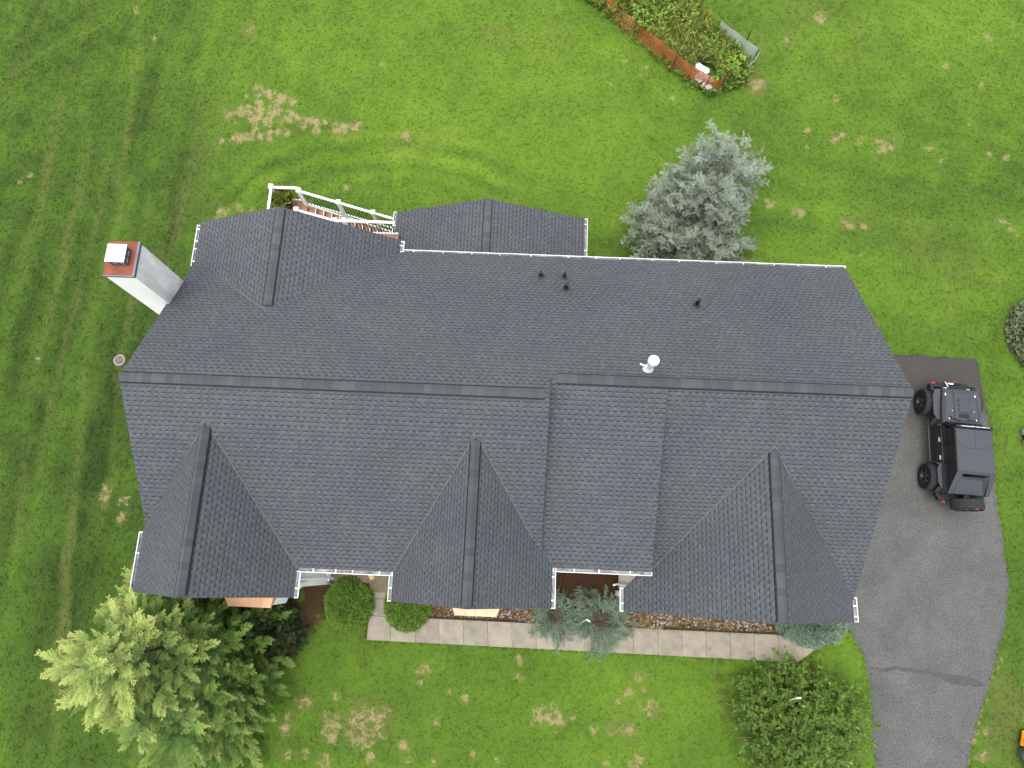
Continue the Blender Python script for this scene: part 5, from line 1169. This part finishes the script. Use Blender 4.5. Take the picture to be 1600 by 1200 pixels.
wh = MB(); wh.lathe([(0, .25), (.13, .24), (.2, .14), (.21, .0)], (.02, .0, .42), 22); wh.build('engine_cover', simple('engine_grey', (.22, .23, .23), .35, .5, .3, var=.3, scale=10), mw, merge=True, smooth=True)
b = MB(); b.box(.45, .9, -.15, .25, .44, .80); b.box(.75, .92, -.15, .25, .8, 1.1); b.build('seat', TRIM, mw, bevel=.04, merge=True)
x, y, _ = G(1600, 684); mw = empty('push_mower', (x+.10, y, 0)); tag(mw, 'small black and grey push mower cut by the right edge of the photo', 'mower')
b = MB(); b.hexa([(-.22, -.3, .12), (.4, -.3, .12), (.4, .32, .12), (-.22, .32, .12)], [(-.16, -.24, .30), (.34, -.24, .30), (.34, .26, .30), (-.16, .26, .30)]); b.build('deck', TRIM, mw, bevel=.03, merge=True)
b = MB(); b.lathe([(0, .50), (.10, .48), (.14, .40), (.15, .28)], (.08, 0, 0), 18); b.build('engine', simple('engine_dark', (.10, .10, .11), .4), mw, merge=True, smooth=True)
for s_ in (-1, 1):
    wh = MB(); wh.lathe([(0, .03), (.09, .03), (.12, .0), (.12, -.05), (0, -.05)], (-.22, s_*.22-.02, .12), 18, 'x'); wh.v = [(-.44-vx+.0, vy, vz) for vx, vy, vz in wh.v]; wh.build('wheel', simple('wheel_grey', (.25, .25, .24), .7), mw, merge=True)
b = MB(); b.tube([(-.12, .28, .3), (-.16, .62, .62), (.28, .62, .62), (.30, .28, .3)], .015, 6); b.build('handle', SILV, mw)

# small white plant tags
for (px, py, z, an, lab) in ((357, 1030, 1.6, -.9, 'small white plant tag caught in the green side of the golden conifer'), (1245, 1091, 1.75, .15, 'small white plant tag on a bare twig in the large bush'), (917, 968, .55, -.6, 'small white plant tag in the juniper over the walk')):
    x, y, z = G(px, py, z+.35); m_ = MB(); m_.bar((x, y, z), (x+.13*math.cos(an), y+.13*math.sin(an), z+.03), .045, .012); m_.tube([(x-.12, y-.12, z-.35), (x, y, z)], .008, 5); o = m_.build('plant_tag', WHITE); tag(o, lab, 'tag', 'white plant tags')

# ------------------------------------------------------------------ grass blades over the visible lawn
nG = 165000
GX = rng.uniform(-27.5, 25, nG); GY = rng.uniform(-10.5, 28.5, nG)
px, py = to_px(GX, GY); fade = np.clip(np.minimum(np.minimum(px+110, 1710-px), np.minimum(py+110, 1310-py))/110, 0, 1)      # thins out beyond the part the photo shows
keep = rng.random(nG) < fade; GX, GY = GX[keep], GY[keep]
tn, dr, sl = fields(GX, GY); wn_ = FLD['worn']
keep = (dr < .20+.25*rng.random(len(GX))) & (sl < .42) & ~in_poly(GX, GY, dwp) & ~in_poly(GX, GY, bed)
wk = [G(573, 1000.5), G(1246, 1035.5), G(1281, 1011), G(1225, 990), G(614, 960), G(612, 905), G(578, 905), G(578, 960)]
keep &= ~in_poly(GX, GY, wk) & ~((GX > XL+.3) & (GX < XR-.3) & (GY > -.7) & (GY < YB))
GX, GY, tn, wn_ = GX[keep], GY[keep], tn[keep], wn_[keep]; n = len(GX); a = rng.random(n)*6.283
o = scatter('grass', TUFG, np.stack([GX, GY, np.zeros(n)], 1), np.stack([np.cos(a)*.3, np.sin(a)*.3, np.ones(n)], 1), rng.random(n)*6, rng.uniform(.035, .08, n), np.ones(n), rng.random(n), GRASS, extra={'tone': tn, 'worn': wn_})
tag(o, 'short mown grass of the lawn around the house', 'grass', kind='stuff')
# ragged tufts along the edges of driveway and walk
ed = []
for i, (xx, yy) in enumerate(dwp):
    for _ in range(5): ed.append((xx+rnd.uniform(-.10, .12), yy+rnd.uniform(-.1, .1)))
for a_, b_ in (((573, 1001), (1245, 1036)), ((1245, 1036), (1280, 1012)), ((572, 962), (572, 1000))):
    for _ in range(260 if b_[0]-a_[0] > 100 else 40):
        u_ = rnd.random(); q_ = G(a_[0]+(b_[0]-a_[0])*u_, a_[1]+(b_[1]-a_[1])*u_+rnd.uniform(-1, 2)); ed.append(q_[:2])
for _ in range(260):
    q_ = G(rnd.uniform(1000, 1215), 0); u_ = rnd.random(); x_ = 985+u_*235; q_ = G(x_, 976+u_*9+rnd.uniform(0, 9)); ed.append(q_[:2])
ed = np.array(ed); ed = ed[(ed[:, 0] < XR-.2) | (ed[:, 1] < -1.0) | (ed[:, 0] > 13)]; n = len(ed)
o = scatter('grass', TUFG, np.concatenate([ed, np.zeros((n, 1))], 1), np.stack([rng.normal(0, .4, n), rng.normal(0, .4, n), np.ones(n)], 1), rng.random(n)*6, rng.uniform(.04, .09, n), np.ones(n), rng.random(n), GRASS)
attr(o.data, 'tone', np.full(len(o.data.vertices), .5)); tag(o, 'longer untrimmed grass along the driveway and walkway edges', 'grass', kind='stuff')

# ------------------------------------------------------------------ set each thing's empty at its own base
bpy.context.view_layer.update()
for o in list(C.objects):
    if o.type == 'EMPTY' and o.parent is None and o.location.length < 1e-6:
        ms = [c_ for c_ in o.children_recursive if c_.type == 'MESH']; 
        if not ms: continue
        cs = [c_.matrix_world @ Vector(b_) for c_ in ms for b_ in c_.bound_box]
        off = Vector(((min(v.x for v in cs)+max(v.x for v in cs))/2, (min(v.y for v in cs)+max(v.y for v in cs))/2, 0)); o.location = off
        for c_ in o.children: c_.location = c_.location-off
